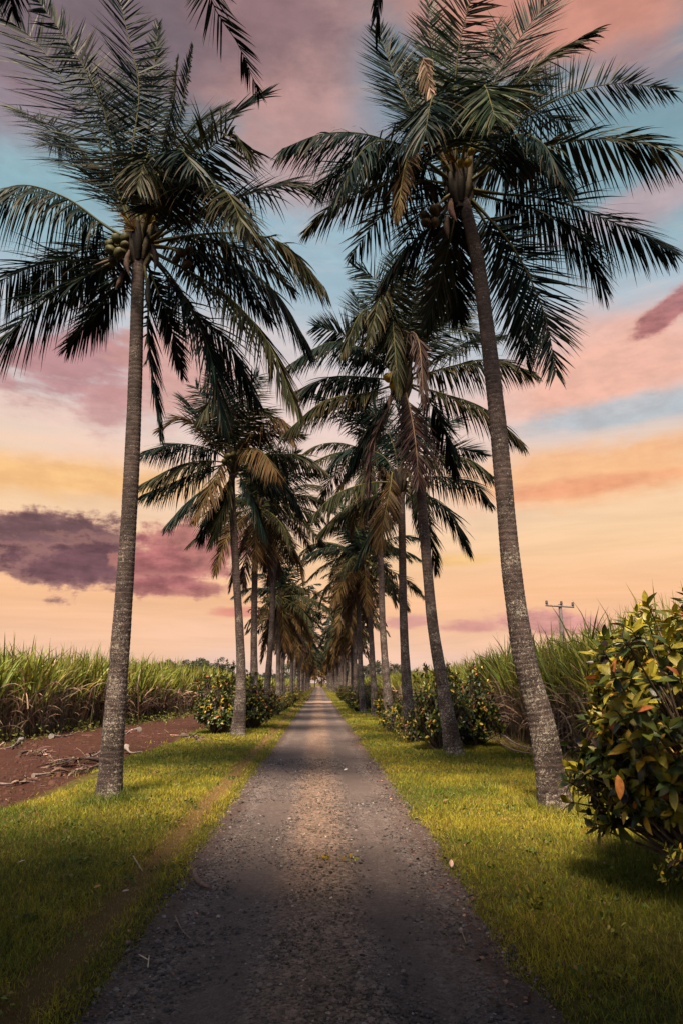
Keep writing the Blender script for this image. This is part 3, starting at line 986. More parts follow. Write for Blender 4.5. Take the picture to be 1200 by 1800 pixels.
# --- foremost left palm
L1, b_, cl_, rg_ = hero_palm(
    'tall coconut palm with green coconuts, foremost on the left verge beside the red soil',
    [(193, 1392), (202, 1260), (216, 1080), (229, 880), (238, 680), (243, 490)], 10.4, (248, 432), [0.178, 0.148, 0.132, 0.122, 0.114, 0.108],
    [
        ([(200, 310), (130, 170), (60, 70), (-10, 20)], 0.6, dict(roll=1.2, g=0.12, l=1.15)),
        ([(205, 330), (185, 200), (140, 105), (62, -8)], -0.6, dict(roll=-1.25, g=0.1, l=0.8)),
        ([(232, 290), (245, 160), (225, 60), (195, -60)], -0.4, dict(roll=1.2, g=0.15, l=0.85)),
        ([(250, 330), (262, 220), (279, 40)], 0.5, dict(l=0.45, g=0.05, pet=0.35, roll=0.4)),
        ([(268, 330), (300, 210), (313, 102)], 0.4, dict(l=0.3, g=0.05, pet=0.4, s='olive', roll=0.3)),
        ([(272, 330), (312, 220), (340, 82)], 0.2, dict(l=0.3, g=0.05, pet=0.4, roll=0.5)),
        ([(285, 350), (350, 250), (410, 200), (467, 165)], -0.5, dict(roll=-0.9, g=0.26, l=0.95)),
        ([(268, 360), (290, 295), (316, 262), (345, 300)], -2.2, dict(g=0.5, l=1.0)),
        ([(262, 360), (268, 300), (262, 270), (240, 330)], -2.0, dict(g=0.55, l=0.9, s='olive')),
        ([(295, 350), (350, 280), (405, 235), (432, 262)], -1.6, dict(g=0.45, s='olive')),
        ([(320, 395), (420, 345), (500, 322), (556, 330)], 0.8, dict(g=0.40)),
        ([(330, 415), (420, 410), (500, 430), (570, 505)], -0.8, dict(g=0.55, s='olive')),
        ([(330, 440), (420, 465), (490, 520), (543, 612)], 0.3, dict(g=0.5)),
        ([(320, 470), (400, 520), (470, 600), (522, 718)], -0.7, dict(g=0.5, s='olive')),
        ([(300, 485), (345, 560), (375, 640), (390, 735)], -0.6, dict(g=0.35)),
        ([(290, 480), (330, 540), (400, 600), (450, 700)], 0.8, dict(g=0.5)),
        ([(260, 510), (263, 620), (283, 768)], -0.3, dict(g=0.25, l=0.62)),
        ([(275, 505), (300, 570), (322, 660)], 0.6, dict(g=0.2, l=0.5)),
        ([(215, 485), (180, 540), (118, 612)], 0.4, dict(g=0.4, l=0.7)),
        ([(185, 468), (105, 510), (40, 565), (-30, 640)], -0.2, dict(g=0.45)),
        ([(180, 457), (90, 460), (0, 495), (-70, 560)], 0.8, dict(g=0.5)),
        ([(190, 400), (110, 345), (20, 328), (-90, 400)], -0.5, dict(g=1.0, l=1.1)),
        ([(190, 330), (120, 240), (30, 190)], 1.8, dict(g=0.3, roll=0.6)),
        ([(225, 320), (180, 180), (120, 100)], 1.6, dict(g=0.25, roll=-0.5)),
        ([(250, 300), (262, 200), (240, 110)], 1.6, dict(g=0.3, roll=0.2)),
        ([(280, 330), (330, 230), (390, 190)], 1.8, dict(g=0.3)),
        ([(320, 380), (400, 360), (450, 420)], 2.2, dict(g=0.5)),
        ([(200, 350), (150, 270), (85, 250)], 2.2, dict(g=0.4)),
        ([(290, 400), (320, 330), (390, 330), (430, 400)], -2.6, dict(g=0.55, s='olive')),
    ], 21, lmax=1.08, n=112, wid=0.035)
crown = cl_
cl_L1 = cl_
bunch(P(207, 437, 10.1) - b_, crown + (-0.1, 0, 0), L1, 11, 'green', rg_, 0.145, 0.76)
bunch(P(322, 452, 10.2) - b_, crown + (0.1, 0, 0), L1, 6, 'brown', rg_, 0.13, 0.7)
spathe(P(268, 430, 10.05) - b_, P(272, 478, 9.95) - b_, np.array((0.05, 0, 0)), L1)
spathe(P(228, 440, 10.0) - b_, P(228, 485, 9.95) - b_, np.array((-0.05, 0, 0)), L1)
spathe(P(262, 490, 10.1) - b_, P(263, 548, 10.1) - b_, np.array((-0.02, 0, 0)), L1, (0.03, 0.03, 0.025))
spathe(P(215, 480, 10.2) - b_, P(203, 510, 10.2) - b_, np.array((0.02, 0, 0)), L1)
spathe(P(205, 452, 10.1) - b_, P(165, 466, 10.0) - b_, np.array((0, 0, -0.02)), L1, (0.07, 0.05, 0.04), 0.03)
flower(P(238, 405, 10.2) - b_, L1, rg_, (-0.6, -0.3, 0.5))
flower(P(262, 395, 10.1) - b_, L1, rg_, (0.2, -0.5, 0.7), 26)

# --- foremost right palm
R1, b_, cl_, rg_ = hero_palm(
    'leaning coconut palm behind the big croton bush, foremost on the right verge',
    [(976, 1405), (953, 1280), (920, 1150), (898, 1000), (884, 850), (868, 690), (840, 470), (816, 365)], 9.6, (806, 330),
    [0.220, 0.174, 0.148, 0.136, 0.130, 0.122, 0.114, 0.110],
    [
        ([(735, 275), (650, 238), (570, 235), (495, 262)], -0.6, dict(g=0.62, l=1.0)),
        ([(760, 300), (690, 285), (610, 290), (560, 330)], 1.2, dict(g=0.55)),
        ([(750, 240), (705, 160), (680, 100), (664, 52)], 0.3, dict(roll=1.2, g=0.1, l=0.75)),
        ([(776, 230), (762, 130), (752, 4)], 0.7, dict(roll=0.3, g=0.12, l=0.7)),
        ([(798, 230), (800, 130), (815, 40), (850, -70)], -1.0, dict(roll=0.1, g=0.18, l=0.85, s='young')),
        ([(835, 230), (880, 120), (925, 50), (990, -30)], -0.3, dict(roll=-1.25, g=0.08, l=0.85)),
        ([(835, 260), (885, 175), (950, 108), (1045, 52)], -1.2, dict(roll=-0.9, g=0.5, s='olive', l=0.7, label='yellowing frond with dried leaflets')),
        ([(870, 250), (970, 178), (1080, 147), (1182, 160)], 0.5, dict(roll=1.25, g=0.12, l=0.85)),
        ([(870, 292), (960, 256), (1080, 245), (1240, 275)], -0.7, dict(g=0.5, s='olive', l=0.95, w=0.045)),
        ([(870, 340), (970, 352), (1080, 392), (1180, 440)], 0.2, dict(g=0.42)),
        ([(870, 350), (960, 375), (1020, 420), (1060, 505)], 0.9, dict(g=0.45)),
        ([(855, 380), (910, 450), (955, 550), (978, 660)], -0.3, dict(g=0.16, roll=1.1, l=0.85)),
        ([(845, 380), (890, 470), (920, 560), (925, 640)], 0.9, dict(g=0.16, roll=1.0, l=0.8)),
        ([(770, 385), (720, 430), (668, 498)], 0.3, dict(g=0.5, l=0.8)),
        ([(795, 400), (778, 470), (750, 575)], 0.5, dict(g=0.28, l=0.7, s='olive')),
        ([(800, 400), (796, 470), (805, 560)], 1.2, dict(g=0.25, l=0.7)),
        ([(775, 280), (735, 250), (712, 290), (697, 385)], -1.6, dict(g=0.8, s='brown', l=0.5, label='curled browning frond')),
        ([(775, 270), (752, 190), (742, 100), (762, 185)], -0.9, dict(g=0.9, s='dry', l=0.35, pet=0.62, n=60, label='dried, folded frond tip')),
        ([(770, 250), (730, 170), (715, 110)], 1.8, dict(g=0.3)),
        ([(785, 240), (790, 150), (780, 60)], 1.8, dict(g=0.2)),
        ([(820, 230), (850, 140), (870, 50)], 1.8, dict(g=0.3, s='young')),
        ([(850, 270), (910, 200), (1000, 215)], 2.0, dict(g=0.4)),
        ([(850, 260), (890, 150), (960, 140)], 1.6, dict(g=0.3)),
        ([(815, 260), (835, 180), (850, 150), (870, 210)], -2.2, dict(g=0.4, s='young')),
        ([(790, 265), (775, 190), (760, 170), (745, 240)], -2.0, dict(g=0.45)),
        ([(850, 300), (900, 240), (950, 250), (985, 310)], -1.6, dict(g=0.5)),
        ([(755, 290), (690, 250), (640, 260), (600, 330)], -1.6, dict(g=0.6)),
    ], 22, lmax=1.08, n=112, wid=0.035)
crown = cl_
bunch(P(757, 384, 9.4) - b_, crown + (-0.1, 0, -0.1), R1, 6, 'brown', rg_, 0.12, 0.8)
bunch(P(818, 282, 9.1) - b_, crown + (0, 0, 0.1), R1, 3, 'yellow', rg_, 0.10, 0.6)
spathe(P(792, 350, 9.3) - b_, P(802, 390, 9.2) - b_, np.array((-0.05, 0, 0)), R1, (0.15, 0.085, 0.07), 0.055)
spathe(P(785, 380, 9.4) - b_, P(787, 420, 9.4) - b_, np.array((-0.02, 0, 0)), R1, (0.10, 0.065, 0.05))
flower(P(800, 285, 9.2) - b_, R1, rg_, (-0.3, -0.5, 0.3), 30)

for rt_, c_, sd_ in ((L1, cl_L1, 5), (R1, cl_, 6)):
    rq = np.random.default_rng(sd_)
    for k in range(8):
        lv = int(rq.integers(0, 5))
        o = link('frond', MID[lv * 2 + k % 2], rt_)
        o.location = [float(x) for x in c_]
        o.rotation_euler = (0, 0, math.pi * (0.12 + 0.76 * (k + rq.random()) / 8))
        o.scale = [0.95 * rq.uniform(0.85, 1.05)] * 3

# --- second right palm
R2, b_, cl_, rg_ = hero_palm(
    'coconut palm with yellow coconuts and dead brown fronds, second along the right verge',
    [(798, 1324), (778, 1210), (760, 1100), (749, 985), (739, 871), (725, 777), (711, 712)], 16.2, (707, 672), [0.225, 0.150, 0.134, 0.126, 0.120, 0.114, 0.106],
    [
        ([(650, 620), (580, 602), (507, 642)], -0.5, {}),
        ([(660, 622), (600, 588), (553, 573)], 0.6, dict(g=0.3)),
        ([(650, 664), (580, 663), (514, 690)], 0.4, dict(g=0.65)),
        ([(650, 690), (570, 705), (500, 762)], -0.9, dict(s='olive')),
        ([(690, 590), (665, 500), (620, 468)], 0.4, dict(g=0.4)),
        ([(685, 600), (640, 545), (600, 625)], -1.2, dict(s='olive')),
        ([(692, 590), (675, 505), (645, 610)], -1.6, dict(s='olive', g=0.8, l=0.8)),
        ([(705, 580), (700, 500), (690, 450)], 1.0, dict(g=0.25)),
        ([(730, 590), (760, 500), (800, 462)], 0.9, dict(g=0.3)),
        ([(745, 620), (790, 560), (828, 510)], 0.2, dict(g=0.4)),
        ([(770, 650), (860, 632), (940, 655)], -0.6, dict(g=0.55, s='olive')),
        ([(770, 628), (830, 602), (880, 592)], 1.0, {}),
        ([(770, 690), (850, 718), (918, 780)], -0.3, dict(s='olive')),
        ([(750, 700), (780, 760), (800, 830)], 0.7, {}),
        ([(715, 590), (735, 600), (745, 715)], -1.4, dict(s='dead', g=0.9, l=0.7, label='dead hanging frond')),
        ([(700, 600), (690, 560), (700, 690)], -1.7, dict(s='olive', g=0.9, l=0.7)),
        ([(670, 720), (640, 770), (610, 830)], 0.5, {}),
        ([(715, 590), (730, 520), (720, 470)], -1.2, dict(g=0.35, s='olive')),
        ([(685, 620), (640, 560), (625, 520)], 1.5, {}),
        ([(735, 610), (780, 560), (840, 590)], 1.6, {}),
        ([(720, 720), (730, 780), (735, 850)], -0.8, dict(s='dead', g=0.3, label='dead hanging frond')),
        ([(680, 720), (655, 780), (650, 860)], -0.6, dict(s='dead', g=0.3, label='dead hanging frond')),
    ], 23, lmax=0.95, n=110, wid=0.044, mt=600)
bunch(P(690, 664, 15.6) - b_, cl_ + (-0.05, -0.1, 0), R2, 4, 'yellow', rg_, 0.15, 1.1)
spathe(P(688, 690, 15.7) - b_, P(684, 725, 15.6) - b_, np.array((-0.04, 0, 0)), R2)

# --- second left palm
L2, b_, cl_, rg_ = hero_palm(
    'coconut palm with two orange-brown fronds in front, second on the left',
    [(419, 1291), (424, 1200), (421, 1100), (415, 1000), (408, 862)], 21.8, (410, 815), [0.23, 0.145, 0.128, 0.12, 0.11],
    [
        ([(370, 775), (325, 735), (284, 752)], -0.6, dict(s='brown')),
        ([(370, 790), (310, 780), (250, 795)], 0.6, dict(g=0.6)),
        ([(360, 810), (310, 820), (248, 852)], 0.2, dict(s='olive')),
        ([(360, 825), (300, 850), (250, 870)], 0.9, {}),
        ([(380, 845), (335, 878), (293, 922)], -0.4, {}),
        ([(400, 800), (385, 830), (342, 912)], -2.2, dict(s='brown', g=0.6, label='orange-brown frond facing the drive')),
        ([(430, 790), (460, 793), (487, 832)], -2.4, dict(s='brown', g=0.8, l=1.1, label='orange-brown frond facing the drive')),
        ([(395, 870), (370, 900), (352, 948)], 0.3, {}),
        ([(400, 870), (388, 905), (372, 952)], -0.6, dict(s='olive')),
        ([(390, 755), (365, 715), (345, 680)], 0.4, dict(g=0.3)),
        ([(405, 750), (395, 690), (385, 645)], -0.6, dict(g=0.3)),
        ([(420, 750), (435, 690), (455, 660)], 0.5, dict(g=0.3)),
        ([(440, 765), (490, 735), (515, 775)], -1.2, dict(s='brown')),
        ([(440, 775), (485, 760), (530, 765)], 0.8, dict(s='olive')),
        ([(465, 800), (530, 800), (572, 828)], 0.0, dict(s='olive')),
        ([(450, 830), (500, 850), (530, 900)], 0.5, {}),
        ([(430, 850), (450, 890), (465, 940)], -0.3, {}),
        ([(400, 760), (380, 700), (350, 740)], -1.5, dict(s='olive')),
        ([(425, 760), (450, 720), (470, 730)], -1.4, dict(s='olive')),
        ([(380, 780), (340, 720), (320, 700)], 1.4, {}),
    ], 24, lmax=1.05, n=96, wid=0.048, mt=500, seg=4)
bunch(P(402, 805, 21.2) - b_, cl_ + (0, -0.1, 0), L2, 5, 'green', rg_, 0.15, 1.0)

# --- third right palm
R3, b_, cl_, rg_ = hero_palm(
    'dark straight coconut palm standing in the low bushes, third along the right verge',
    [(727, 1292), (717, 1237), (709, 1100), (705, 890)], 21.2, (702, 850), [0.20, 0.138, 0.122, 0.115],
    [
        ([(755, 805), (820, 806), (870, 840)], -0.8, dict(s='olive')),
        ([(765, 838), (830, 848), (862, 885)], 0.5, {}),
        ([(745, 868), (790, 900), (826, 968)], -0.3, {}),
        ([(655, 848), (595, 866), (547, 908)], -0.9, dict(s='olive')),
        ([(660, 870), (605, 895), (562, 935)], 0.6, dict(s='olive')),
        ([(730, 790), (770, 750), (812, 735)], 0.3, {}),
        ([(715, 780), (735, 720), (770, 690)], 0.8, {}),
        ([(690, 780), (660, 730), (620, 720)], 0.6, {}),
        ([(670, 800), (610, 790), (570, 830)], 1.0, {}),
        ([(690, 830), (685, 860), (665, 960)], -1.4, dict(s='brown', g=0.7)),
        ([(730, 880), (750, 930), (765, 1000)], 0.6, {}),
        ([(680, 890), (650, 940), (625, 990)], 0.4, {}),
        ([(705, 780), (700, 720), (690, 690)], -0.5, dict(g=0.3)),
        ([(740, 810), (800, 790), (850, 800)], 1.4, {}),
        ([(715, 830), (735, 860), (745, 930)], -1.2, dict(s='olive')),
    ], 25, lmax=1.0, n=96, wid=0.048, mt=400, seg=4)

# --- fourth right palm, with a skirt of dead fronds
R4, b_, cl_, rg_ = hero_palm(
    'tall coconut palm with a long skirt of dead fronds down its trunk',
    [(687, 1271), (680, 1214), (672, 1100), (667, 960), (655, 840)], 28.0, (651, 800), [0.20, 0.145, 0.128, 0.12, 0.115],
    [
        ([(640, 780), (648, 860), (668, 985)], -0.8, dict(s='dead', g=0.15, l=0.5, label='dead hanging frond')),
        ([(632, 775), (636, 850), (655, 930)], -0.5, dict(s='dead', g=0.15, l=0.5, label='dead hanging frond')),
        ([(660, 780), (668, 850), (672, 940)], -0.6, dict(s='dead', g=0.15, l=0.5, label='dead hanging frond')),
        ([(665, 790), (690, 850), (685, 930)], -0.3, dict(s='dead', g=0.2, l=0.5, label='dead hanging frond')),
    ], 26, lmax=0.9, n=50, wid=0.058, mt=180, seg=4)
generic_fronds(R4, cl_, rg_, 22, 0, 9)

# --- the next ones of both rows
MORE = [
    ('slim straight coconut palm rising behind the left croton bushes',
     [(449, 1268), (447, 1180), (447, 1100), (450, 930)], 28.7, (452, 892), 27),
    ('coconut palm whose trunk leans right from its base, left row',
     [(465, 1257), (470, 1205), (478, 1100), (482, 1000), (482, 930)], 35.0, (481, 893), 28),
    ('short coconut palm with a bare pale trunk, fifth along the right',
     [(659, 1257), (656, 1200), (652, 1120), (646, 1020)], 35.0, (640, 985), 29),
    ('slim coconut palm with a pale base beside the low dark hedge on the right',
     [(638, 1250), (634, 1190), (631, 1110), (628, 1010)], 39.5, (622, 972), 30),
    ('bushy coconut palm with orange-tinged fronds, fifth on the left',
     [(489, 1243), (489, 1180), (490, 1120), (492, 1075)], 45.0, (494, 1050), 31),
]
for lb, tp, Yd, cp, sdv in MORE:
    Rt, b_, cl_, rg_ = hero_palm(lb, tp, Yd, cp, [0.20, 0.145, 0.13, 0.115], [], sdv, mt=160)
    generic_fronds(Rt, cl_, rg_, 26, 0, 9.6, 1.0)

# --- overhanging palms beside the camera: only leaf tips reach into the picture
for lb, X0, Y0, Z0, tips in [
    ('coconut palm whose ragged frond hangs in at the top, left of centre', -3.0, 3.2, 8.4,
     [([(330, -160), (372, 0), (420, 80), (457, 168)], 6.3), ([(-40, -200), (5, -90), (22, 20)], 5.2)]),
    ('coconut palm whose leaf end hangs in at the top, right of centre', 3.3, -0.6, 8.6,
     [([(705, -260), (672, -120), (660, 58)], 3.9)]),
]:
    base = np.array((X0, Y0, float(zg(X0, Y0))))
    rg_ = np.random.default_rng(int(abs(Y0) * 10))
    rt = thing('coconut_palm', lb, 'palm tree', base, PALMS)
    ac = Acc()
    trunk_mesh(ac, [(0, 0, -0.05), (0.05, 0.0, 3), (0.05, -0.1, 6), (0, 0, Z0)], [0.23, 0.17, 0.15, 0.13], 150, 16, 0.085, rg_)
    ac.build('trunk', M_BARK, rt)
    cl_ = np.array((0, 0, Z0))
    ac = Acc()
    sheath(ac, cl_, 0.17, 0.5, rg_)
    ac.build('leaf_sheath', M_HUSK, rt)
    for px, Ye in tips:
        q = [cl_]
        for k, (x, y) in enumerate(px):
            q.append(P(x, y, Ye - 0.35 * (len(px) - 1 - k)) - base)
        ac = Acc()
        frond(ac, catmull(q, 44), rg_, 'green', 110, 0.55, 0.026, 0.3, 5, 0.5, 0.3, None, 0.8, 0.1, 0.12)
        ac.build('frond', M_FROND, rt)
    for k in range(13):
        lv = int(rg_.integers(1, 8))
        o = link('frond', MID[lv * 2], rt)
        o.location = [float(x) for x in cl_]
        o.rotation_euler = (0, 0, math.pi * (1.12 + 0.76 * (k + rg_.random()) / 13))
# --- far palms: crown in one piece
FAR = []
for v_ in range(5):
    rg = np.random.default_rng(300 + v_)
    ac = Acc()
    for k in range(24):
        lv = int(np.clip(9.8 * (k + rg.random()) / 24, 0, 9))
        e0, bd, stl = LEVELS[lv]
        C = generic_curve(e0 + rg.normal(0, 5), bd + rg.normal(0, 8), rg.uniform(3.0, 4.0), 14)
        a_ = 2.4 * k + rg.normal(0, 0.25)
        rm = np.array(((math.cos(a_), -math.sin(a_), 0), (math.sin(a_), math.cos(a_), 0), (0, 0, 1)))
        frond(ac, C @ rm.T, rg, stl if rg.random() > 0.14 else 'brown', 30, 1.0, 0.11, 0.6, 3, rg.normal(0, 0.3), 0.16)
    crown_me = ac.mesh('crown', M_FROND)
    ac = Acc()
    hgt = rg.uniform(7.0, 8.6)
    tx, ty = rg.normal(0, 0.35, 2)
    trunk_mesh(ac, [(0, 0, -0.05), (tx * 0.25, ty * 0.25, hgt * 0.35), (tx * 0.7, ty * 0.7, hgt * 0.7), (tx, ty, hgt)], [0.19, 0.14, 0.125, 0.11], 90, 10, 0.12, rg)
    FAR.append((ac.mesh('trunk', M_BARK), crown_me, (tx, ty, hgt)))
rg = np.random.default_rng(77)
side_name = {-1: 'left', 1: 'right'}
for sd_, y0 in ((-1, 52.0), (1, 46.5)):
    yy = y0
    k = 0
    while yy < 230:
        tm, cm, tp = FAR[(k * 2 + (sd_ > 0)) % 5]
        x0 = sd_ * (2.85 + rg.normal(0, 0.12))
        rt = thing('coconut_palm', 'far coconut palm merging with its neighbours in the %s row down the drive' % side_name[sd_], 'palm tree', (x0, yy, float(zg(x0, yy))), PALMS)
        rt.rotation_euler = (0, 0, rg.uniform(0, 6.28))
        rt.scale = [rg.uniform(0.9, 1.08)] * 3
        link('trunk', tm, rt)
        c_ = link('crown', cm, rt)
        c_.location = tp
        yy += 6.9 + rg.normal(0, 0.5)
        k += 1


# ------------------------------------------------------------------ broad-leaved trees
def leaf_cards(acc, cen, n, size, rng, cols, aspect=0.55, up=0.3):
    """n leaves around the points cen"""
    d = norm(rng.normal(size=(n, 3)) + (0, 0, up))
    w = norm(np.cross(d, rng.normal(size=(n, 3))))
    L = size * rng.uniform(0.6, 1.3, n)
    pos = np.stack([cen, cen + d * L[:, None] * 0.5, cen + d * L[:, None] - np.array((0, 0, 0.2)) * L[:, None]], 1)
    W = np.repeat(w[:, None], 3, 1)
    wid = np.stack([0.25 * L, L, 0.1 * L], 1) * aspect
    strips(acc, pos, W, wid, np.repeat(cols[:, None], 3, 1))


def tree_meshes(h, rx, rz, seed, n_clump, per, leaf, col, trunk_r=0.2):
    rng = np.random.default_rng(seed)
    ta = Acc()
    tube(ta, catmull([(0, 0, -0.1), (0.1, 0, h * 0.25), (0, 0.1, h * 0.55), (0.1, 0, h * 0.85)], 16), np.linspace(trunk_r, trunk_r * 0.2, 16), 9, (0.09, 0.07, 0.055))
    ca = Acc()
    cz = h - rz
    for i in range(n_clump):
        d = norm(rng.normal(size=3))
        rr = rng.uniform(0.35, 1.0) ** 0.6 * rng.uniform(0.75, 1.12)
        c = np.array((d[0] * rx * rr, d[1] * rx * rr, cz + d[2] * rz * rr))
        if i % 3 == 0:
            tube(ta, catmull([(0.03, 0.05, h * rng.uniform(0.3, 0.5)), c * (0.5, 0.5, 0.75), c], 8), np.linspace(trunk_r * 0.4, 0.015, 8), 5, (0.09, 0.07, 0.055), 0, False)
        cr = rng.uniform(0.16, 0.3) * rx
        pts = c + norm(rng.normal(size=(per, 3))) * (cr * rng.random((per, 1)) ** 0.45) * (1, 1, 0.75)
        shade = np.asarray(col) * math.exp(rng.normal(0, 0.28))
        leaf_cards(ca, pts, per, leaf, rng, jitter_col(shade, per, rng, 0.25, 0.1))
    return ta.mesh('trunk', M_WOOD), ca.mesh('crown', M_TREE)


def place_tree(name, label, meshes, loc, group=None, scale=1.0, rz=0.0, cat='tree'):
    t = thing(name, label, cat, loc, group)
    t.rotation_euler = (0, 0, rz)
    t.scale = scale if isinstance(scale, tuple) else (scale,) * 3
    link('trunk', meshes[0], t)
    link('crown', meshes[1], t)
    return t


kinds = [tree_meshes(9.0, 4.2, 3.4, 400 + i, 42, 70, 0.42, c) for i, c in enumerate([(0.030, 0.036, 0.024), (0.042, 0.040, 0.026), (0.034, 0.044, 0.022)])]
rg = np.random.default_rng(9)
for i, (px, top, D_) in enumerate([(262, 1165, 165), (286, 1160, 160), (306, 1158, 172), (326, 1160, 158), (345, 1155, 170), (364, 1156, 150), (384, 1156, 156), (402, 1163, 165),
                                   (456, 1180, 205), (474, 1176, 200), (492, 1180, 215), (508, 1182, 220), (524, 1184, 225)]):
    s_ = (H + (1197 - top) * D_ / F) / 9.0
    place_tree('broadleaf_tree', 'dark broadleaf tree in the low line of trees beyond the left cane field' if px < 420 else 'small dark tree glimpsed between the left palm trunks beyond the yellow-green field',
               kinds[i % 3], ((px - 560) / F * D_, D_, 0), 'trees beyond the left field', (s_ * rg.uniform(0.95, 1.3), s_, s_), rg.uniform(0, 6))
for i, (px, top, D_) in enumerate([(604, 1186, 190), (618, 1172, 130), (642, 1164, 112), (660, 1160, 120), (676, 1166, 108), (694, 1160, 100), (712, 1172, 118)]):
    s_ = (H + (1197 - top) * D_ / F) / 9.0
    place_tree('broadleaf_tree', 'green broadleaf tree standing behind the right row of palm trunks', kinds[(i + 2) % 3], ((px - 560) / F * D_, D_, 0), 'trees beyond the right palms',
               (s_ * rg.uniform(0.9, 1.2), s_, s_), rg.uniform(0, 6))
place_tree('broadleaf_tree', 'orange-brown tree closing the far end of the drive', tree_meshes(9, 4.6, 4.0, 440, 50, 70, 0.45, (0.13, 0.075, 0.025)), (1.0, 244, 0), None, 1.25, 1.0)
for dx_, yy_, k_ in ((-4.5, 250, 0), (7.5, 254, 1), (-10, 258, 2), (13, 256, 0), (-1.5, 268, 1)):
    place_tree('broadleaf_tree', 'dark tree closing off the far end of the drive', kinds[k_], (dx_, yy_, 0), 'trees at the far end of the drive', 1.15, dx_)
# unseen trees added behind the camera to darken the near end of the drive
shade_m = tree_meshes(8.2, 4.4, 2.9, 450, 95, 230, 0.27, (0.032, 0.042, 0.018), 0.35)
for lb, loc, s_, rz_ in [('unseen broad tree added on the left to shade the near verge', (-6.7, -1.3, 0), (1.2, 1.2, 1.3), 0.4),
                         ('unseen broad tree added on the right to shade the near end of the drive', (4.2, -3.4, 0), (1.2, 1.2, 1.3), 2.0),
                         ('unseen smaller tree added on the right to shade the near right verge', (2.7, -2.9, 0), (0.9, 0.9, 0.95), 5.0),
                         ('unseen rear tree added to shade the middle of the near drive', (-1.0, -4.9, 0), (1.4, 1.3, 1.6), 3.6)]:
    place_tree('added_shade_tree', lb, shade_m, loc, None, s_, rz_)


# ------------------------------------------------------------------ croton bushes
PAL = [((0.024, 0.040, 0.011), 0.28), ((0.066, 0.082, 0.012), 0.28), ((0.19, 0.165, 0.014), 0.26), ((0.38, 0.235, 0.018), 0.08), ((0.32, 0.105, 0.035), 0.035), ((0.018, 0.010, 0.011), 0.065)]
PW = np.array([w for _, w in PAL])
PW = PW / PW.sum()


def broad_leaves(acc, base, d, nrm, L, W, cols, rng, k=6):
    """oval leaves with a folded midrib and a downward curve"""
    n = len(base)
    side = norm(np.cross(d, nrm))
    nn = np.cross(side, d)
    t = np.linspace(0, 1, k)
    prof = np.sin(np.pi * np.clip(t, 0.03, 0.99) ** 0.85) ** 0.8
    prof[0] = 0.08
    curl = rng.uniform(0.02, 0.38, n)
    wav = rng.uniform(-0.12, 0.12, (n, 1))
    ctr = base[:, None] + d[:, None] * (L[:, None] * t[None])[..., None] - nn[:, None] * ((curl * L)[:, None] * t[None] ** 2)[..., None]
    half = 0.5 * W[:, None] * prof[None]
    fold = 0.28
    lft = ctr - side[:, None] * half[..., None] + nn[:, None] * (half * (fold + wav))[..., None]
    rgt = ctr + side[:, None] * half[..., None] + nn[:, None] * (half * (fold - wav))[..., None]
    V = np.stack([lft, ctr, rgt], 2).reshape(-1, 3)
    b = (np.arange(n) * k * 3)[:, None] + (np.arange(k - 1) * 3)[None]
    f1 = np.stack([b, b + 1, b + 4, b + 3], -1).reshape(-1, 4)
    f2 = np.stack([b + 1, b + 2, b + 5, b + 4], -1).reshape(-1, 4)
    cc = np.repeat(cols[:, None], k, 1)
    mid = np.stack([cc, cc * 1.25, cc], 2).reshape(-1, 3)
    acc.add(V, np.concatenate([f1, f2]), mid)


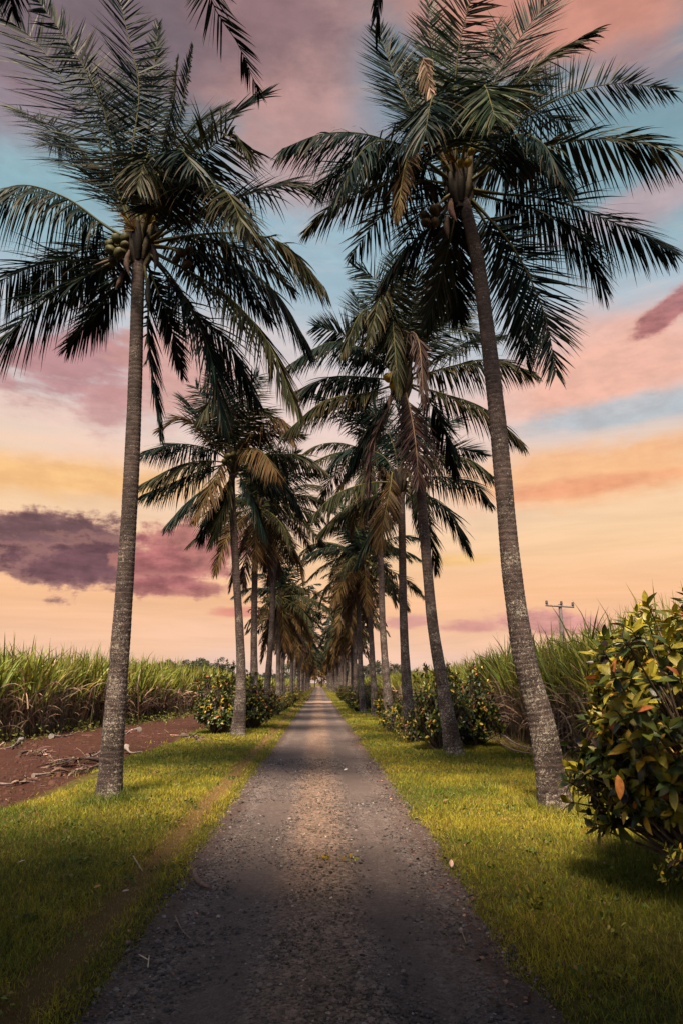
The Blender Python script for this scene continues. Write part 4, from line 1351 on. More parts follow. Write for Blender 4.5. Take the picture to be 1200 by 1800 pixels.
def bush_meshes(r, h, seed, tips, per, leaf, z0=0.12, yellow=1.0, flare=0.0):
    rng = np.random.default_rng(seed)
    sa, fa = Acc(), Acc()
    lumps = [(norm(rng.normal(size=3)), rng.uniform(0.8, 1.2)) for _ in range(9)]
    nb = 7
    bases = [np.array((rng.normal(0, 0.12), rng.normal(0, 0.12), 0)) for _ in range(nb)]
    for i in range(tips):
        d = norm(rng.normal(size=3))
        d[2] = abs(d[2]) * 1.1 - 0.5
        d = norm(d)
        b = max(0.8, max(s * max(0, float(d @ l)) ** 2 for l, s in lumps))
        rr = b * (rng.uniform(0.78, 1.06) if i % 4 else rng.uniform(0.35, 0.8))
        tip = np.array((d[0] * r * rr, d[1] * r * rr, z0 + h * 0.36 + d[2] * h * 0.62 * rr))
        tip[:2] *= 1 + flare * (np.clip((tip[2] - z0) / h, 0, 1) - 0.55)
        tip[2] = max(tip[2], z0 + 0.05 * rng.random())
        b0 = bases[i % nb]
        midp = b0 * 0.5 + tip * (0.45, 0.45, 0.5) + rng.normal(0, 0.06 * r, 3)
        if i % 2 == 0 or leaf > 0.1:
            tube(sa, catmull([b0 + (0, 0, -0.05), midp, tip], 8), np.linspace(0.022, 0.005, 8) * (0.6 + 0.4 * r), 5, np.array((0.10, 0.075, 0.058)) * rng.uniform(0.7, 1.5), 0, False)
        axis_ = norm(norm(tip - midp) + d * 0.5 + np.array((0, 0, 0.55)))
        n = int(per * rng.uniform(0.7, 1.3))
        ph = np.arange(n) * 2.399 + rng.uniform(0, 6)
        ta = np.linspace(0.35, 1.85, n) + rng.normal(0, 0.15, n)
        e1 = norm(np.cross(axis_, rng.normal(size=3)))
        e2 = np.cross(axis_, e1)
        rad_ = np.cos(ph)[:, None] * e1 + np.sin(ph)[:, None] * e2
        dd = norm(np.cos(ta)[:, None] * axis_ + np.sin(ta)[:, None] * rad_ + rng.normal(0, 0.1, (n, 3)))
        nr = norm(axis_[None] * 1.0 - (dd @ axis_)[:, None] * dd + rng.normal(0, 0.15, (n, 3)))
        L = leaf * rng.uniform(0.6, 1.2, n) * np.interp(ta, [0.3, 1.0, 1.9], [0.75, 1.0, 0.95])
        basep = tip[None] - axis_[None] * (np.linspace(0, 0.5, n) * leaf)[:, None]
        w = PW.copy()
        top = np.clip((tip[2] - z0) / h, 0, 1) * rng.uniform(0.2, 1.6)
        w[2:5] *= 0.4 + 1.5 * top
        w[2:4] *= yellow
        if rng.random() < 0.3:
            w[2:4] *= 2.6
        if rng.random() < 0.12:
            w[5] *= 7
        w = w / w.sum()
        ci = rng.choice(len(PAL), n, p=w)
        cols = np.array([PAL[c][0] for c in ci]) * np.exp(rng.normal(0, 0.2, (n, 1)))
        broad_leaves(fa, basep, dd, nr, L, L * rng.uniform(0.42, 0.55, n), np.clip(cols, 0, 0.7), rng, 6 if leaf > 0.1 else 4)
    return sa.mesh('stem', M_WOOD), fa.mesh('foliage', M_LEAF), rng


def place_bush(label, ms, loc, group, rz=0.0, s=1.0, name='croton_bush'):
    t = thing(name, label, 'bush', loc, group)
    t.rotation_euler = (0, 0, rz)
    t.scale = s if isinstance(s, tuple) else (s,) * 3
    link('stem', ms[0], t)
    link('foliage', ms[1], t)
    return t


CG = 'croton bushes between the palms'
big = bush_meshes(1.28, 2.45, 500, 760, 11, 0.150, 0.26, 1.25, 0.45)
tb = place_bush('large croton bush in the right foreground with yellow, orange and dark leaves', big, (3.38, 5.8, float(zg(3.4, 5.8))), CG)
# the single hanging orange leaf at its front
ac = Acc()
lp = P(1084, 1362, 5.05) - np.array(tb.location)
broad_leaves(ac, lp[None], norm(np.array([[0.05, -0.1, -1.0]])), np.array([[0.1, -1.0, 0.1]]), np.array([0.17]), np.array([0.072]), np.array([[0.62, 0.24, 0.06]]), rg, 8)
lf = ac.build('leaf', M_LEAF, tb)
lf['label'] = 'hanging bright orange leaf'
medA = bush_meshes(1.2, 2.25, 501, 330, 12, 0.16, 0.05, 0.3, 0.2)
medB = bush_meshes(1.05, 2.0, 502, 290, 12, 0.16, 0.05, 0.28, 0.2)
small = bush_meshes(0.55, 0.95, 503, 90, 9, 0.11, 0.05)
low = bush_meshes(0.75, 0.9, 504, 120, 9, 0.10, 0.02)


def at_px(px, D_):
    x = (px - 560) / F * D_
    return (x, D_, float(zg(x, D_)))


place_bush('tall croton bush with bright yellow leaves behind the second right palm', medA, at_px(768, 17.6), CG, 0.3, (0.72, 0.85, 1.0))
place_bush('croton bush with orange-tipped leaves against the cane, right of the second right palm', medB, at_px(818, 18.4), CG, 1.4, (0.72, 0.8, 1.0))
place_bush('low dark croton at the grass edge in front of the third right palm', low, at_px(718, 19.6), CG, 0.8, (0.8, 0.8, 0.95))
place_bush('low spreading croton left of the third right palm trunk', low, at_px(692, 23.5), CG, 2.1, (1.1, 1.0, 1.25))
place_bush('dark green croton in front of the fourth right palm', medB, at_px(678, 31.0), CG, 3.3, (0.8, 0.8, 0.7))
place_bush('croton bush with yellow leaves left of the second left palm, reaching over the red soil', medA, at_px(394, 23.2), CG, 2.2, (0.84, 0.84, 0.93))
place_bush('dark red-tipped croton standing tallest, directly behind the second left palm trunk', medB, at_px(418, 25.4), CG, 4.0, (0.75, 0.75, 1.18))
place_bush('croton bush right of the second left palm, covering the foot of the third', medB, at_px(450, 25.5), CG, 5.2, (0.85, 0.85, 0.98))
place_bush('small open croton with bare dark stems beside the fifth left palm', small, at_px(487, 35.5), CG, 0.5, (1.1, 1.1, 1.2))
place_bush('low dark croton clump at the foot of the big croton bush', low, (3.02, 5.25, float(zg(3.0, 5.25))), CG, 1.0, (0.62, 0.62, 0.75))
for k, (px, D_, s_) in enumerate([(630, 40.5, 0.95), (648, 44, 1.1), (622, 48, 0.9), (640, 52, 1.1), (613, 57, 0.9), (606, 66, 0.9), (601, 75, 0.9)]):
    place_bush('rounded dark croton in the hedge between the far right palm trunks', medB, at_px(px, D_), CG, 1.1 * k, (0.95 * s_, 0.95 * s_, 0.75 * s_))
for k, (px, D_, s_) in enumerate([(503, 43, 1.1), (512, 50, 1.0), (519, 60, 1.1), (540, 66, 0.7), (526, 75, 1.2)]):
    place_bush('small leggy croton at the foot of the far left palms', small, at_px(px, D_), CG, 1.7 * k, s_)


# ------------------------------------------------------------------ sugar cane
def cane_field(name, label, line, depth, side, seed, spacing, scale_y=1.0):
    """dense cane along the front line (polyline of x, y, plant height)"""
    rng = np.random.default_rng(seed)
    acc = Acc()
    ln = np.array([(a_, b2) for a_, b2, _ in line], float)
    hh = np.array([c_ for _, _, c_ in line], float)
    sl = np.concatenate(([0], np.cumsum(np.linalg.norm(np.diff(ln, axis=0), axis=1))))
    P0, Hh, Fr, Ds = [], [], [], []
    for i in range(len(ln) - 1):
        L = sl[i + 1] - sl[i]
        t = (ln[i + 1] - ln[i]) / L
        nrm_ = np.array((-t[1], t[0])) * side
        Dm = np.linalg.norm((ln[i] + ln[i + 1]) / 2)
        sp = spacing * (0.6 + Dm / 40.0)
        dep = depth * (0.8 + Dm / 60.0)
        n = int(L * dep / sp ** 2)
        u, v = rng.random(n), rng.random(n) ** 1.5
        p = ln[i] + u[:, None] * (ln[i + 1] - ln[i]) + v[:, None] * dep * nrm_
        p += rng.normal(0, 0.15, p.shape)
        P0.append(p)
        Hh.append(np.interp(sl[i] + u * L, sl, hh) * rng.uniform(0.82, 1.08, n))
        Fr.append(v * dep)
        Ds.append(np.full(n, Dm))
    p = np.concatenate(P0)
    h = np.concatenate(Hh) * 0.84
    fr = np.concatenate(Fr)
    ds = np.concatenate(Ds)
    n = len(p)
    z = zg(p[:, 0], p[:, 1])
    b = np.concatenate([p, z[:, None]], 1)
    lean = rng.normal(0, 0.10, (n, 2))
    wsc = np.clip(0.75 + ds / 45.0, 1, 4)
    # green tops: several long arching leaves from a high whorl
    k = 12
    src = np.repeat(np.arange(n), k)
    hz = rng.uniform(0.36, 0.66, n * k) * h[src]
    base = b[src] + np.stack([lean[src, 0] * hz, lean[src, 1] * hz, hz], -1)
    a_ = rng.uniform(0, 6.283, n * k)
    tilt = np.abs(rng.normal(0.36, 0.22, n * k))
    d = np.stack([np.cos(a_) * np.sin(tilt), np.sin(a_) * np.sin(tilt), np.cos(tilt)], -1)
    Ln = h[src] * rng.uniform(0.42, 0.62, n * k)
    ps, W = bend_ribbons(base, d, Ln, 6, np.abs(rng.normal(0.42, 0.24, n * k)), rng, None, 1.8)
    pw = np.interp(np.linspace(0, 1, 6), [0, 0.3, 0.7, 1], [0.7, 1.0, 0.7, 0.05])
    wid = (0.040 * wsc[src] * rng.uniform(0.7, 1.2, n * k))[:, None] * pw
    gc = jitter_col((0.140, 0.155, 0.024), n * k, rng, 0.25, 0.1)
    yel = rng.random(n * k) < 0.18
    gc[yel] = jitter_col((0.24, 0.20, 0.055), int(yel.sum()), rng, 0.2, 0.08)
    strips(acc, ps, W, wid, np.repeat(gc[:, None], 6, 1))
    # stalks
    ns = 3
    f_idx = np.where(fr < depth * 0.6)[0]
    src = np.repeat(f_idx, ns)
    m_ = len(src)
    bb = b[src] + np.concatenate([rng.normal(0, 0.09, (m_, 2)), np.zeros((m_, 1))], 1)
    d = norm(np.stack([lean[src, 0] + rng.normal(0, 0.14, m_), lean[src, 1] + rng.normal(0, 0.14, m_), np.ones(m_)], -1))
    ps, W = bend_ribbons(bb, d, h[src] * rng.uniform(0.5, 0.7, m_), 4, np.full(m_, 0.02), rng)
    strips(acc, ps, W, np.repeat((0.030 * wsc[src])[:, None], 4, 1), np.repeat(jitter_col((0.11, 0.085, 0.05), m_, rng)[:, None], 4, 1))
    # dry leaves hanging round the foot
    k = 8
    src = np.repeat(f_idx, k)
    m_ = len(src)
    hz = rng.uniform(0.12, 0.55, m_) * h[src]
    base = b[src] + np.stack([lean[src, 0] * hz + rng.normal(0, 0.08, m_), lean[src, 1] * hz + rng.normal(0, 0.08, m_), hz], -1)
    a_ = rng.uniform(0, 6.283, m_)
    tilt = rng.uniform(0.15, 1.3, m_)
    d = np.stack([np.cos(a_) * np.sin(tilt), np.sin(a_) * np.sin(tilt), np.cos(tilt)], -1)
    ps, W = bend_ribbons(base, d, h[src] * rng.uniform(0.25, 0.5, m_), 6, rng.uniform(0.35, 0.9, m_), rng)
    ps[..., 2] = np.maximum(ps[..., 2], z[src][:, None] + 0.01)
    wid = (0.030 * wsc[src] * rng.uniform(0.6, 1.2, m_))[:, None] * pw
    dc = jitter_col((0.24, 0.155, 0.115), m_, rng, 0.4, 0.08)
    strips(acc, ps, W, wid, np.repeat(dc[:, None], 6, 1))
    tag(acc.build(name, M_CANE), label, 'sugar cane', kind='stuff')


cane_field('sugar_cane', 'dense green sugar cane with dry lower leaves beyond the red soil on the left',
           [(-13.5, 9, 3.1), (-11.2, 15, 3.15), (-9.9, 20, 3.1), (-8.3, 29, 3.0), (-7.5, 38, 2.95), (-8.0, 66, 2.8), (-6.4, 88, 2.5), (-6.1, 150, 2.5), (-6.1, 230, 2.6)], 3.2, 1, 600, 0.245)
cane_field('sugar_cane', 'tall sugar cane close behind the right palms and croton bushes',
           [(5.4, 4, 3.1), (5.6, 9, 3.15), (5.8, 14, 3.1), (6.0, 20, 3.0), (6.4, 28, 2.8), (6.6, 45, 2.6), (6.4, 80, 2.5), (6.2, 150, 2.4), (6.2, 230, 2.4)], 3.2, -1, 601, 0.22)


# ------------------------------------------------------------------ grass
def grass():
    rng = np.random.default_rng(700)
    acc = Acc()
    bands = [(3.0, 5.5, 5200, 0.0042, 0.055), (5.5, 8.5, 4200, 0.005, 0.055), (8.5, 13, 2400, 0.0065, 0.06), (13, 20, 1000, 0.010, 0.062), (20, 34, 420, 0.017, 0.068), (34, 60, 140, 0.030, 0.075), (60, 120, 40, 0.06, 0.09)]
    for y0, y1, den, w, hgt in bands:
        x0, x1 = max(-5.2, -0.62 * y1), min(5.9, 0.66 * y1)
        n = int((x1 - x0) * (y1 - y0) * den)
        x = rng.uniform(x0, x1, n)
        y = rng.uniform(y0, y1, n)
        l, r = road_edge_l(y), road_edge_r(y)
        ed = np.where(x < 0, l - x, x - r)                       # distance out from the road edge
        keep = ed > rng.exponential(0.06, n) - 0.05 + 0.10 * (vnoise(x, y, 3.0) - 0.5)
        dirt = -4.15 - 0.9 * (vnoise(x + 31, y, 0.8) - 0.5) - 0.25 * (vnoise(x, y, 4) - 0.5)
        keep &= (x > dirt) | (rng.random(n) < 0.015 + 0.06 * (vnoise(x, y, 0.9) > 0.72))
        keep &= ~((x > 5.0) & (rng.random(n) < 0.75))
        st = np.exp(-((x + 1.55 - 0.05 * (vnoise(y, 2.0, 0.7) - 0.5)) / 0.115) ** 2)
        keep &= rng.random(n) > 0.68 * st
        pat = vnoise(x, y, 1.3)
        keep &= rng.random(n) < 0.72 + 0.5 * pat
        x, y, st, pat, ed = x[keep], y[keep], st[keep], pat[keep], ed[keep]
        n = len(x)
        b = np.stack([x, y, zg(x, y) - 0.004], -1)
        hs = 0.84 * hgt * rng.uniform(0.45, 1.25, n) * (0.7 + 0.6 * vnoise(x + 7, y + 3, 1.8)) * (1 - 0.5 * st) * np.where(x > 2.6, 1.25, 1.0)
        hs = hs * np.where(ed < 0.15, 0.75, 1.0)
        # uncut tufts at the feet of the trunks
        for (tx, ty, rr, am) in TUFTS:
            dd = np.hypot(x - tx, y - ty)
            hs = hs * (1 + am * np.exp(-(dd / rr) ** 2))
        a_ = rng.uniform(0, 6.283, n)
        tl = np.abs(rng.normal(0.5, 0.35, n))
        d = np.stack([np.cos(a_) * np.sin(tl), np.sin(a_) * np.sin(tl), np.cos(tl)], -1)
        k = 4 if y0 < 9 else 3
        ps, W = bend_ribbons(b, d, hs * 1.25, k, rng.uniform(0.05, 0.75, n), rng)
        pw = np.interp(np.linspace(0, 1, k), [0, 0.4, 1], [0.8, 1.0, 0.08])
        wid = (w * rng.uniform(0.7, 1.3, n))[:, None] * pw
        f = np.clip(0.5 + 1.1 * (pat - 0.5) + 0.9 * (vnoise(x + 3, y, 0.45) - 0.5) + rng.normal(0, 0.28, n), 0, 1)[:, None]
        c = np.array((0.092, 0.130, 0.014)) * (1 - f) + np.array((0.335, 0.285, 0.028)) * f
        dry = rng.random(n) < 0.07 + 0.8 * st + 0.10 * (vnoise(x, y, 2.2) > 0.66)
        c[dry] = np.array((0.27, 0.17, 0.06))
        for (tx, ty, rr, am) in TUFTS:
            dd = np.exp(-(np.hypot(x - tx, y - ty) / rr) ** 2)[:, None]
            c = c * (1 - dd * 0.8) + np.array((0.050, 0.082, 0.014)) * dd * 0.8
        c = c * np.exp(rng.normal(0, 0.2, (n, 1)))
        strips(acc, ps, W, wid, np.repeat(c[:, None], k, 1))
    tag(acc.build('grass', M_GRASS), 'short yellow-green grass on the verges of the drive', 'grass', kind='stuff')


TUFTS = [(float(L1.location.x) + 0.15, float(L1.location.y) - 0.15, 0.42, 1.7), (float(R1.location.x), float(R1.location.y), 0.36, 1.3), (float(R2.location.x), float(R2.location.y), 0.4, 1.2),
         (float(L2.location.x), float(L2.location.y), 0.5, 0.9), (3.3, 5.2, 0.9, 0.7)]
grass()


# weeds along the foot of the left cane
def weeds():
    rng = np.random.default_rng(710)
    acc = Acc()
    line = np.array([(-10.6, 15), (-9.4, 20), (-7.8, 29), (-7.0, 38), (-7.2, 60)], float)
    for i in range(len(line) - 1):
        n = 16
        u = rng.random(n)
        c = line[i] + u[:, None] * (line[i + 1] - line[i]) + np.stack([np.abs(rng.normal(0.1, 0.55, n)), rng.normal(0, 0.3, n)], 1)
        for q in c:
            k = int(rng.integers(24, 70))
            r_ = rng.uniform(0.15, 0.45)
            pts = np.stack([q[0] + rng.normal(0, r_, k), q[1] + rng.normal(0, r_, k), np.abs(rng.normal(0.05, 0.16, k))], -1)
            leaf_cards(acc, pts, k, 0.11, rng, jitter_col((0.085, 0.090, 0.020), k, rng, 0.4), 0.35, 0.8)
    tag(acc.build('undergrowth', M_GRASS), 'low green weeds along the foot of the left cane', 'weeds', kind='stuff')


weeds()


# dry leaf litter on the road edges, bits of trash on the soil
def litter():
    rng = np.random.default_rng(720)
    acc = Acc()
    n = 1500
    y = 4 + 22 * rng.random(n) ** 1.5
    sd_ = np.where(rng.random(n) < 0.72, 1, -1)
    x = np.where(sd_ > 0, road_edge_r(y), road_edge_l(y)) + rng.normal(-0.05, 0.16, n) * sd_
    base = np.stack([x, y, road_z(x, y) + 0.012], -1)
    a_ = rng.uniform(0, 6.28, n)
    d = np.stack([np.cos(a_), np.sin(a_), rng.normal(0.1, 0.25, n)], -1)
    L = rng.uniform(0.015, 0.05, n)
    broad_leaves(acc, base, norm(d), norm(np.array((0, 0, 1.0)) + rng.normal(0, 0.4, (n, 3))), L, L * rng.uniform(0.3, 0.7, n), jitter_col((0.10, 0.058, 0.040), n, rng, 0.5), rng, 4)
    # brown trash over the red soil and under the right cane
    n = 2600
    y = 8 + 26 * rng.random(n) ** 1.3
    rt = rng.random(n) < 0.45
    x = np.where(rt, rng.uniform(4.7, 6.2, n), rng.uniform(-9.5, -4.3, n))
    keep = rt | (vnoise(x, y, 0.7) > 0.52)
    x, y = x[keep], y[keep]
    n = len(x)
    base = np.stack([x, y, zg(x, y) + 0.015], -1)
    a_ = rng.uniform(0, 6.28, n)
    d = norm(np.stack([np.cos(a_), np.sin(a_), rng.normal(0.05, 0.12, n)], -1))
    ps, W = bend_ribbons(base, d, rng.uniform(0.05, 0.38, n), 4, np.full(n, 0.05), rng, np.cross(d, (0, 0, 1.0)) + rng.normal(0, 0.2, (n, 3)))
    ps[..., 2] = np.maximum(ps[..., 2], base[:, None, 2])
    strips(acc, ps, W, np.repeat(rng.uniform(0.004, 0.014, n)[:, None], 4, 1), np.repeat(jitter_col((0.10, 0.066, 0.050), n, rng, 0.5)[:, None], 4, 1))
    tag(acc.build('leaf_litter', M_WOOD), 'brown leaf litter and cane trash on road edges and bare soil', 'litter', kind='stuff')


litter()


def clods():
    rng = np.random.default_rng(730)
    acc = Acc()
    n = 5200
    y = 7.5 + 26 * rng.random(n) ** 1.4
    x = rng.uniform(-10.0, -4.2, n)
    keep = vnoise(x + 5, y, 1.1) + 0.3 * rng.random(n) > 0.62
    x, y = x[keep], y[keep]
    for px_, py_, s in zip(x, y, np.exp(rng.normal(math.log(0.022), 0.55, len(x))).clip(0.008, 0.09)):
        th = np.linspace(0, 6.283, 6, endpoint=False) + rng.uniform(0, 1)
        r1, r2 = s * rng.uniform(0.8, 1.3, 6), s * rng.uniform(0.4, 0.8, 6)
        z0 = float(zg(px_, py_))
        V = np.concatenate([np.stack([px_ + np.cos(th) * r1, py_ + np.sin(th) * r1, np.full(6, z0 - 0.01)], 1),
                            np.stack([px_ + np.cos(th) * r2, py_ + np.sin(th) * r2, z0 + s * rng.uniform(0.4, 0.8, 6)], 1)])
        j = np.arange(6)
        acc.add(V, np.stack([j, (j + 1) % 6, (j + 1) % 6 + 6, j + 6], -1), np.array((0.048, 0.019, 0.015)) * rng.uniform(0.6, 1.3))
        acc.add(V[6:], [[0, 1, 2, 3, 4, 5]], np.array((0.052, 0.021, 0.016)) * rng.uniform(0.7, 1.3))
    tag(acc.build('soil_clods', M_STONE), 'crumbled clods of red soil on the bare strip', 'soil', kind='stuff')


clods()


def verge_weeds():
    """small broad-leaved plants and dry bits in the lawn"""
    rng = np.random.default_rng(740)
    acc = Acc()
    n = 420
    y = 4 + 22 * rng.random(n) ** 1.3
    x = np.where(rng.random(n) < 0.5, rng.uniform(-4.0, -1.4, n), rng.uniform(1.45, 5.2, n))
    for px_, py_ in zip(x, y):
        k = int(rng.integers(6, 22))
        r_ = rng.uniform(0.03, 0.10)
        pts = np.stack([px_ + rng.normal(0, r_, k), py_ + rng.normal(0, r_, k), np.zeros(k)], -1)
        pts[:, 2] = zg(pts[:, 0], pts[:, 1]) + rng.uniform(0.02, 0.06, k)
        col = (0.075, 0.105, 0.018) if rng.random() < 0.6 else ((0.16, 0.15, 0.03) if rng.random() < 0.6 else (0.15, 0.09, 0.045))
        leaf_cards(acc, pts, k, 0.04, rng, jitter_col(col, k, rng, 0.35), 0.6, 0.5)
    tag(acc.build('verge_weeds', M_GRASS), 'small broad-leaved weeds and dry leaves scattered through the lawn', 'weeds', kind='stuff')


verge_weeds()


# ------------------------------------------------------------------ fallen fronds, sticks, leaves: each a thing
def ground_curve(px_pts, lift):
    out = []
    for (x, y), l in zip(px_pts, lift):
        g = G(x, y)
        g[2] = float(zg(g[0], g[1])) + l
        out.append(g)
    return np.array(out)


def fallen_frond(label, px_pts, lift, seed, col=(0.30, 0.23, 0.19), r=0.03, leaves=26, ll=0.28):
    rng = np.random.default_rng(seed)
    q = ground_curve(px_pts, lift)
    base = q.mean(0)
    base[2] = float(zg(base[0], base[1]))
    q = q - base
    t = thing('fallen_frond', label, 'dry palm frond', base, 'dry palm fronds lying on the red soil')
    ac = Acc()
    C = catmull(q, 22)
    tube(ac, C, r * np.interp(np.linspace(0, 1, 22), [0, 0.1, 0.3, 1], [1.9, 1.3, 0.7, 0.25]), 7, np.asarray(col) * 0.5 * rng.uniform(0.8, 1.15))
    ac.build('midrib', M_WOOD, t)
    if leaves:
        ac = Acc()
        u = rng.uniform(0.3, 1, leaves)
        pos = np.stack([np.interp(u, np.linspace(0, 1, 22), C[:, i]) for i in range(3)], 1)
        T = norm(C[-1] - C[0])
        d = norm(T[None] * 0.8 + rng.normal(0, 0.55, (leaves, 3)) * (1, 1, 0.6) + (0, 0, 0.15))
        ps, W = bend_ribbons(pos, d, ll * rng.uniform(0.5, 1.3, leaves), 5, np.full(leaves, 0.35), rng)
        zmin = np.array([[float(zg(p[0] + base[0], p[1] + base[1])) for p in row] for row in ps]) - base[2] + 0.008
        ps[..., 2] = np.maximum(ps[..., 2], zmin)
        strips(ac, ps, W, np.repeat((0.022 * rng.uniform(0.6, 1.4, leaves))[:, None], 5, 1), np.repeat(jitter_col((0.13, 0.085, 0.07), leaves, rng, 0.5)[:, None], 5, 1))
        ac.build('leaflets', M_WOOD, t)


fallen_frond('pale grey frond butt at the left picture edge near the cane', [(37, 1306), (20, 1316), (-12, 1322)], (0.10, 0.08, 0.03), 801, (0.36, 0.32, 0.33), 0.05, 12)
fallen_frond('dark curled frond lying alone in the middle of the red soil', [(34, 1330), (55, 1327), (80, 1332)], (0.06, 0.10, 0.03), 802, (0.13, 0.09, 0.075), 0.03, 46, 0.3)
fallen_frond('pale frond topmost of the dry heap left of the foremost left palm', [(184, 1326), (160, 1338), (100, 1341)], (0.16, 0.10, 0.05), 803, (0.34, 0.28, 0.27), 0.035, 26)
fallen_frond('dark frond in the middle of the dry heap left of the foremost left palm', [(178, 1345), (140, 1348), (96, 1350)], (0.09, 0.12, 0.03), 804, (0.12, 0.08, 0.07), 0.04, 60, 0.34)
fallen_frond('brown frond lowest in the dry heap left of the foremost left palm', [(176, 1352), (150, 1362), (105, 1364)], (0.06, 0.08, 0.02), 805, (0.24, 0.17, 0.14), 0.03, 50, 0.3)
fallen_frond('straight pale stalk with a dark stub, pointing at the dry heap', [(58, 1371), (80, 1367), (107, 1362)], (0.05, 0.06, 0.05), 806, (0.40, 0.33, 0.31), 0.024, 8)
fallen_frond('thin frond with tufted dark leaflets nearest the grass at the left edge', [(-10, 1384), (20, 1383), (55, 1376)], (0.03, 0.05, 0.03), 807, (0.30, 0.24, 0.23), 0.018, 44, 0.2)
fallen_frond('whitish curved frond butt just right of the foremost left palm', [(222, 1322), (230, 1329), (250, 1327)], (0.14, 0.06, 0.03), 808, (0.48, 0.40, 0.36), 0.05, 0)
fallen_frond('grey frond on the far side of the soil right of the foremost left palm', [(245, 1290), (232, 1287), (222, 1293)], (0.10, 0.10, 0.02), 809, (0.34, 0.29, 0.29), 0.045, 18)
fallen_frond('short dark frond at the grass corner near the second left palm', [(322, 1300), (342, 1304), (352, 1307)], (0.05, 0.10, 0.03), 810, (0.20, 0.15, 0.13), 0.05, 40, 0.32)
fallen_frond('grey flattened frond along the weeds in front of the left cane', [(90, 1300), (110, 1296), (126, 1294)], (0.06, 0.05, 0.03), 811, (0.34, 0.30, 0.30), 0.05, 18)


def stick(name, label, cat, px_pts, lift, r, col, group=None, wob=0.0):
    q = ground_curve(px_pts, lift)
    base = q[0].copy()
    base[2] = float(zg(base[0], base[1]))
    ac = Acc()
    tube(ac, catmull(q - base, 18), r * np.interp(np.linspace(0, 1, 18), [0, 0.2, 0.8, 1], [0.7, 1, 0.9, 0.4]), 7, col)
    o = ac.build(name, M_WOOD)
    o.location = [float(x) for x in base]
    tag(o, label, cat, group)


stick('dry_spathe', 'curved brown dry spathe lying on the left edge of the drive', 'dry palm spathe', [(341, 1540), (348, 1557), (371, 1568)], (0.05, 0.04, 0.03), 0.022, (0.13, 0.085, 0.075))
stick('twig', 'thin forked twig on the drive below the brown spathe', 'twig', [(308, 1615), (320, 1640), (336, 1656)], (0.02, 0.02, 0.015), 0.006, (0.16, 0.11, 0.10))
stick('twig', 'pale straw lying across another near the bottom left road edge', 'twig', [(244, 1688), (262, 1695)], (0.03, 0.02), 0.004, (0.42, 0.35, 0.28))
stick('twig', 'pale straw standing nearly upright in the picture near the bottom left road edge', 'twig', [(262, 1690), (260, 1708)], (0.03, 0.02), 0.004, (0.42, 0.35, 0.28))
stick('twig', 'short pale stalk on the left verge beside the worn strip', 'twig', [(230, 1520), (250, 1547)], (0.07, 0.05), 0.006, (0.30, 0.22, 0.15))
stick('twig', 'tiny straw on the drive near the right grass', 'twig', [(810, 1642), (819, 1664)], (0.02, 0.02), 0.003, (0.30, 0.22, 0.16))
stick('cane_stalk', 'long pale cane stalk lying at the foot of the right cane', 'cane stalk', [(872, 1312), (900, 1330), (945, 1336)], (0.10, 0.10, 0.06), 0.022, (0.26, 0.18, 0.14))
stick('cane_stalk', 'shorter grey cane stalk behind the long pale one', 'cane stalk', [(884, 1305), (915, 1325), (960, 1330)], (0.14, 0.13, 0.08), 0.018, (0.22, 0.18, 0.19))


def ground_leaf(label, px, py, L, col, yaw, up=0.3, w=0.5):
    g = G(px, py)
    g[2] = float(zg(g[0], g[1])) + 0.03
    ac = Acc()
    broad_leaves(ac, np.zeros((1, 3)), norm(np.array([[math.cos(yaw), math.sin(yaw), up]])), norm(np.array([[0.1, -0.4, 1.0]])), np.array([L]), np.array([L * w]), np.array([col]), np.random.default_rng(3), 6)
    o = ac.build('fallen_leaf', M_LEAF)
    o.location = [float(x) for x in g]
    tag(o, label, 'leaf', 'fallen leaves on the ground')


ground_leaf('pale pink dry leaf standing up on the right edge of the drive', 793, 1534, 0.075, (0.42, 0.26, 0.20), 1.4, 1.2, 0.55)
ground_leaf('small orange leaf in the left grass', 163, 1580, 0.06, (0.45, 0.19, 0.05), 0.3)
ground_leaf('whitish dry leaf in the left grass beside the orange one', 214, 1580, 0.06, (0.45, 0.38, 0.36), 0.1, 0.2, 0.3)
ground_leaf('pale curled leaf in the grass near the left picture edge', 28, 1536, 0.10, (0.40, 0.32, 0.27), -0.4, 0.4, 0.2)
ground_leaf('reddish leaf in the dark grass below the big croton', 1120, 1500, 0.10, (0.20, 0.08, 0.06), 2.0)
ground_leaf('small pink leaf in the right grass', 1061, 1538, 0.05, (0.35, 0.15, 0.13), 0.8)
ground_leaf('brown leaf on the lit right grass by the road', 778, 1420, 0.08, (0.18, 0.09, 0.05), 0.2)
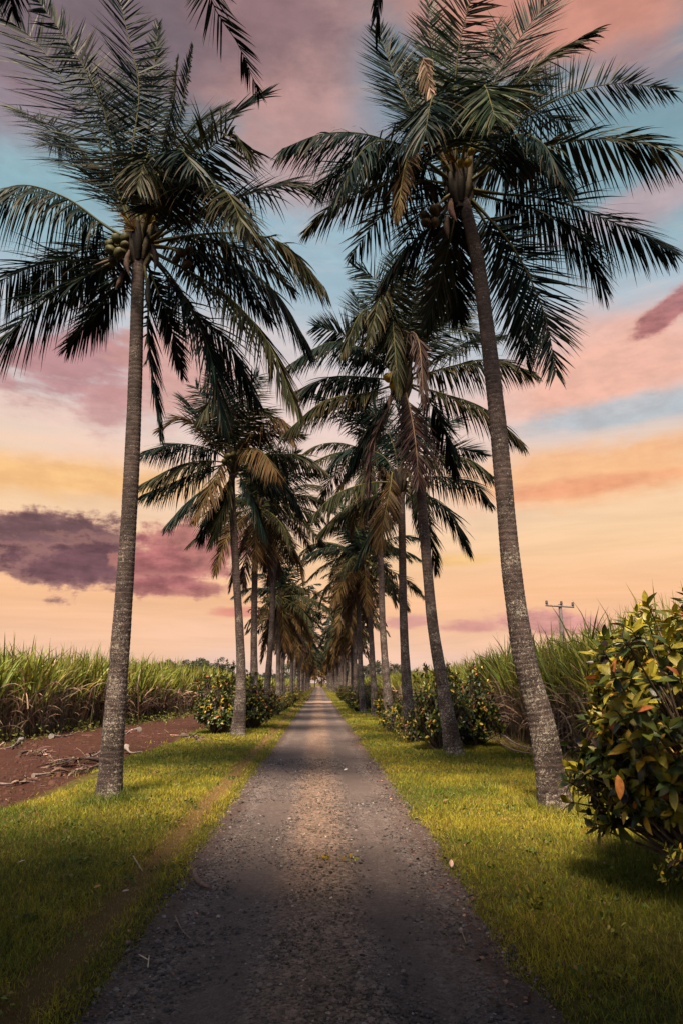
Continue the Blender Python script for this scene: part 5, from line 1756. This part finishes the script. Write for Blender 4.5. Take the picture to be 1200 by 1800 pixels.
ground_leaf('white leaf lying in the middle of the drive further up', 604, 1358, 0.09, (0.5, 0.46, 0.44), 0.5)

# a low yellow weed in the middle of the drive
rg = np.random.default_rng(820)
for lb, px, py, n_ in [('yellow weed growing flat in the middle of the drive', 571, 1516, 26), ('smaller yellow weed right of the first in the middle of the drive', 607, 1518, 10)]:
    g = G(px, py)
    g[2] = float(road_z(g[0], g[1]))
    ac = Acc()
    pts = np.stack([rg.normal(0, 0.05, n_), rg.normal(0, 0.025, n_), np.abs(rg.normal(0.012, 0.006, n_))], -1)
    leaf_cards(ac, pts, n_, 0.045, rg, jitter_col((0.32, 0.24, 0.02), n_, rg, 0.25), 0.55, 0.6)
    o = ac.build('weed', M_GRASS)
    o.location = [float(x) for x in g]
    tag(o, lb, 'weed')

# ------------------------------------------------------------------ power pole in the right cane field
pb = P(991, 1150, 46.0)
ptop = P(983, 1062, 46.0)
pl = thing('power_pole', 'pale T-shaped power pole with three insulators above the right cane', 'power pole', (pb[0], pb[1], 0))
o0 = np.array((pb[0], pb[1], 0))
ac = Acc()
dirp = (ptop - pb)
foot = pb - dirp * ((pb[2] + 0.3) / dirp[2])
tube(ac, [foot - o0, (foot + ptop) / 2 - o0, ptop - o0], [0.16, 0.14, 0.115], 12, (0.13, 0.115, 0.12))
ac.build('pole', M_POLE, pl)
ax0, ax1 = P(958, 1064, 45.88) - o0, P(1008, 1067, 45.88) - o0
ac = Acc()
dx = norm(ax1 - ax0)
tube(ac, [ax0, (ax0 + ax1) / 2, ax1], 0.07, 4, (0.15, 0.13, 0.14))
ac.build('crossarm', M_POLE, pl)
for px, py in ((960, 1063), (986, 1064), (1006, 1066)):
    q = P(px, py, 45.88) - o0
    ac = Acc()
    zz = np.array([0, 0.05, 0.06, 0.12, 0.13, 0.2, 0.21, 0.27, 0.30])
    tube(ac, np.stack([0 * zz + q[0], 0 * zz + q[1], q[2] + zz - 0.0], 1), [0.03, 0.03, 0.10, 0.10, 0.07, 0.10, 0.07, 0.09, 0.03], 10, (0.03, 0.025, 0.03))
    ac.build('insulator', M_NUT, pl)
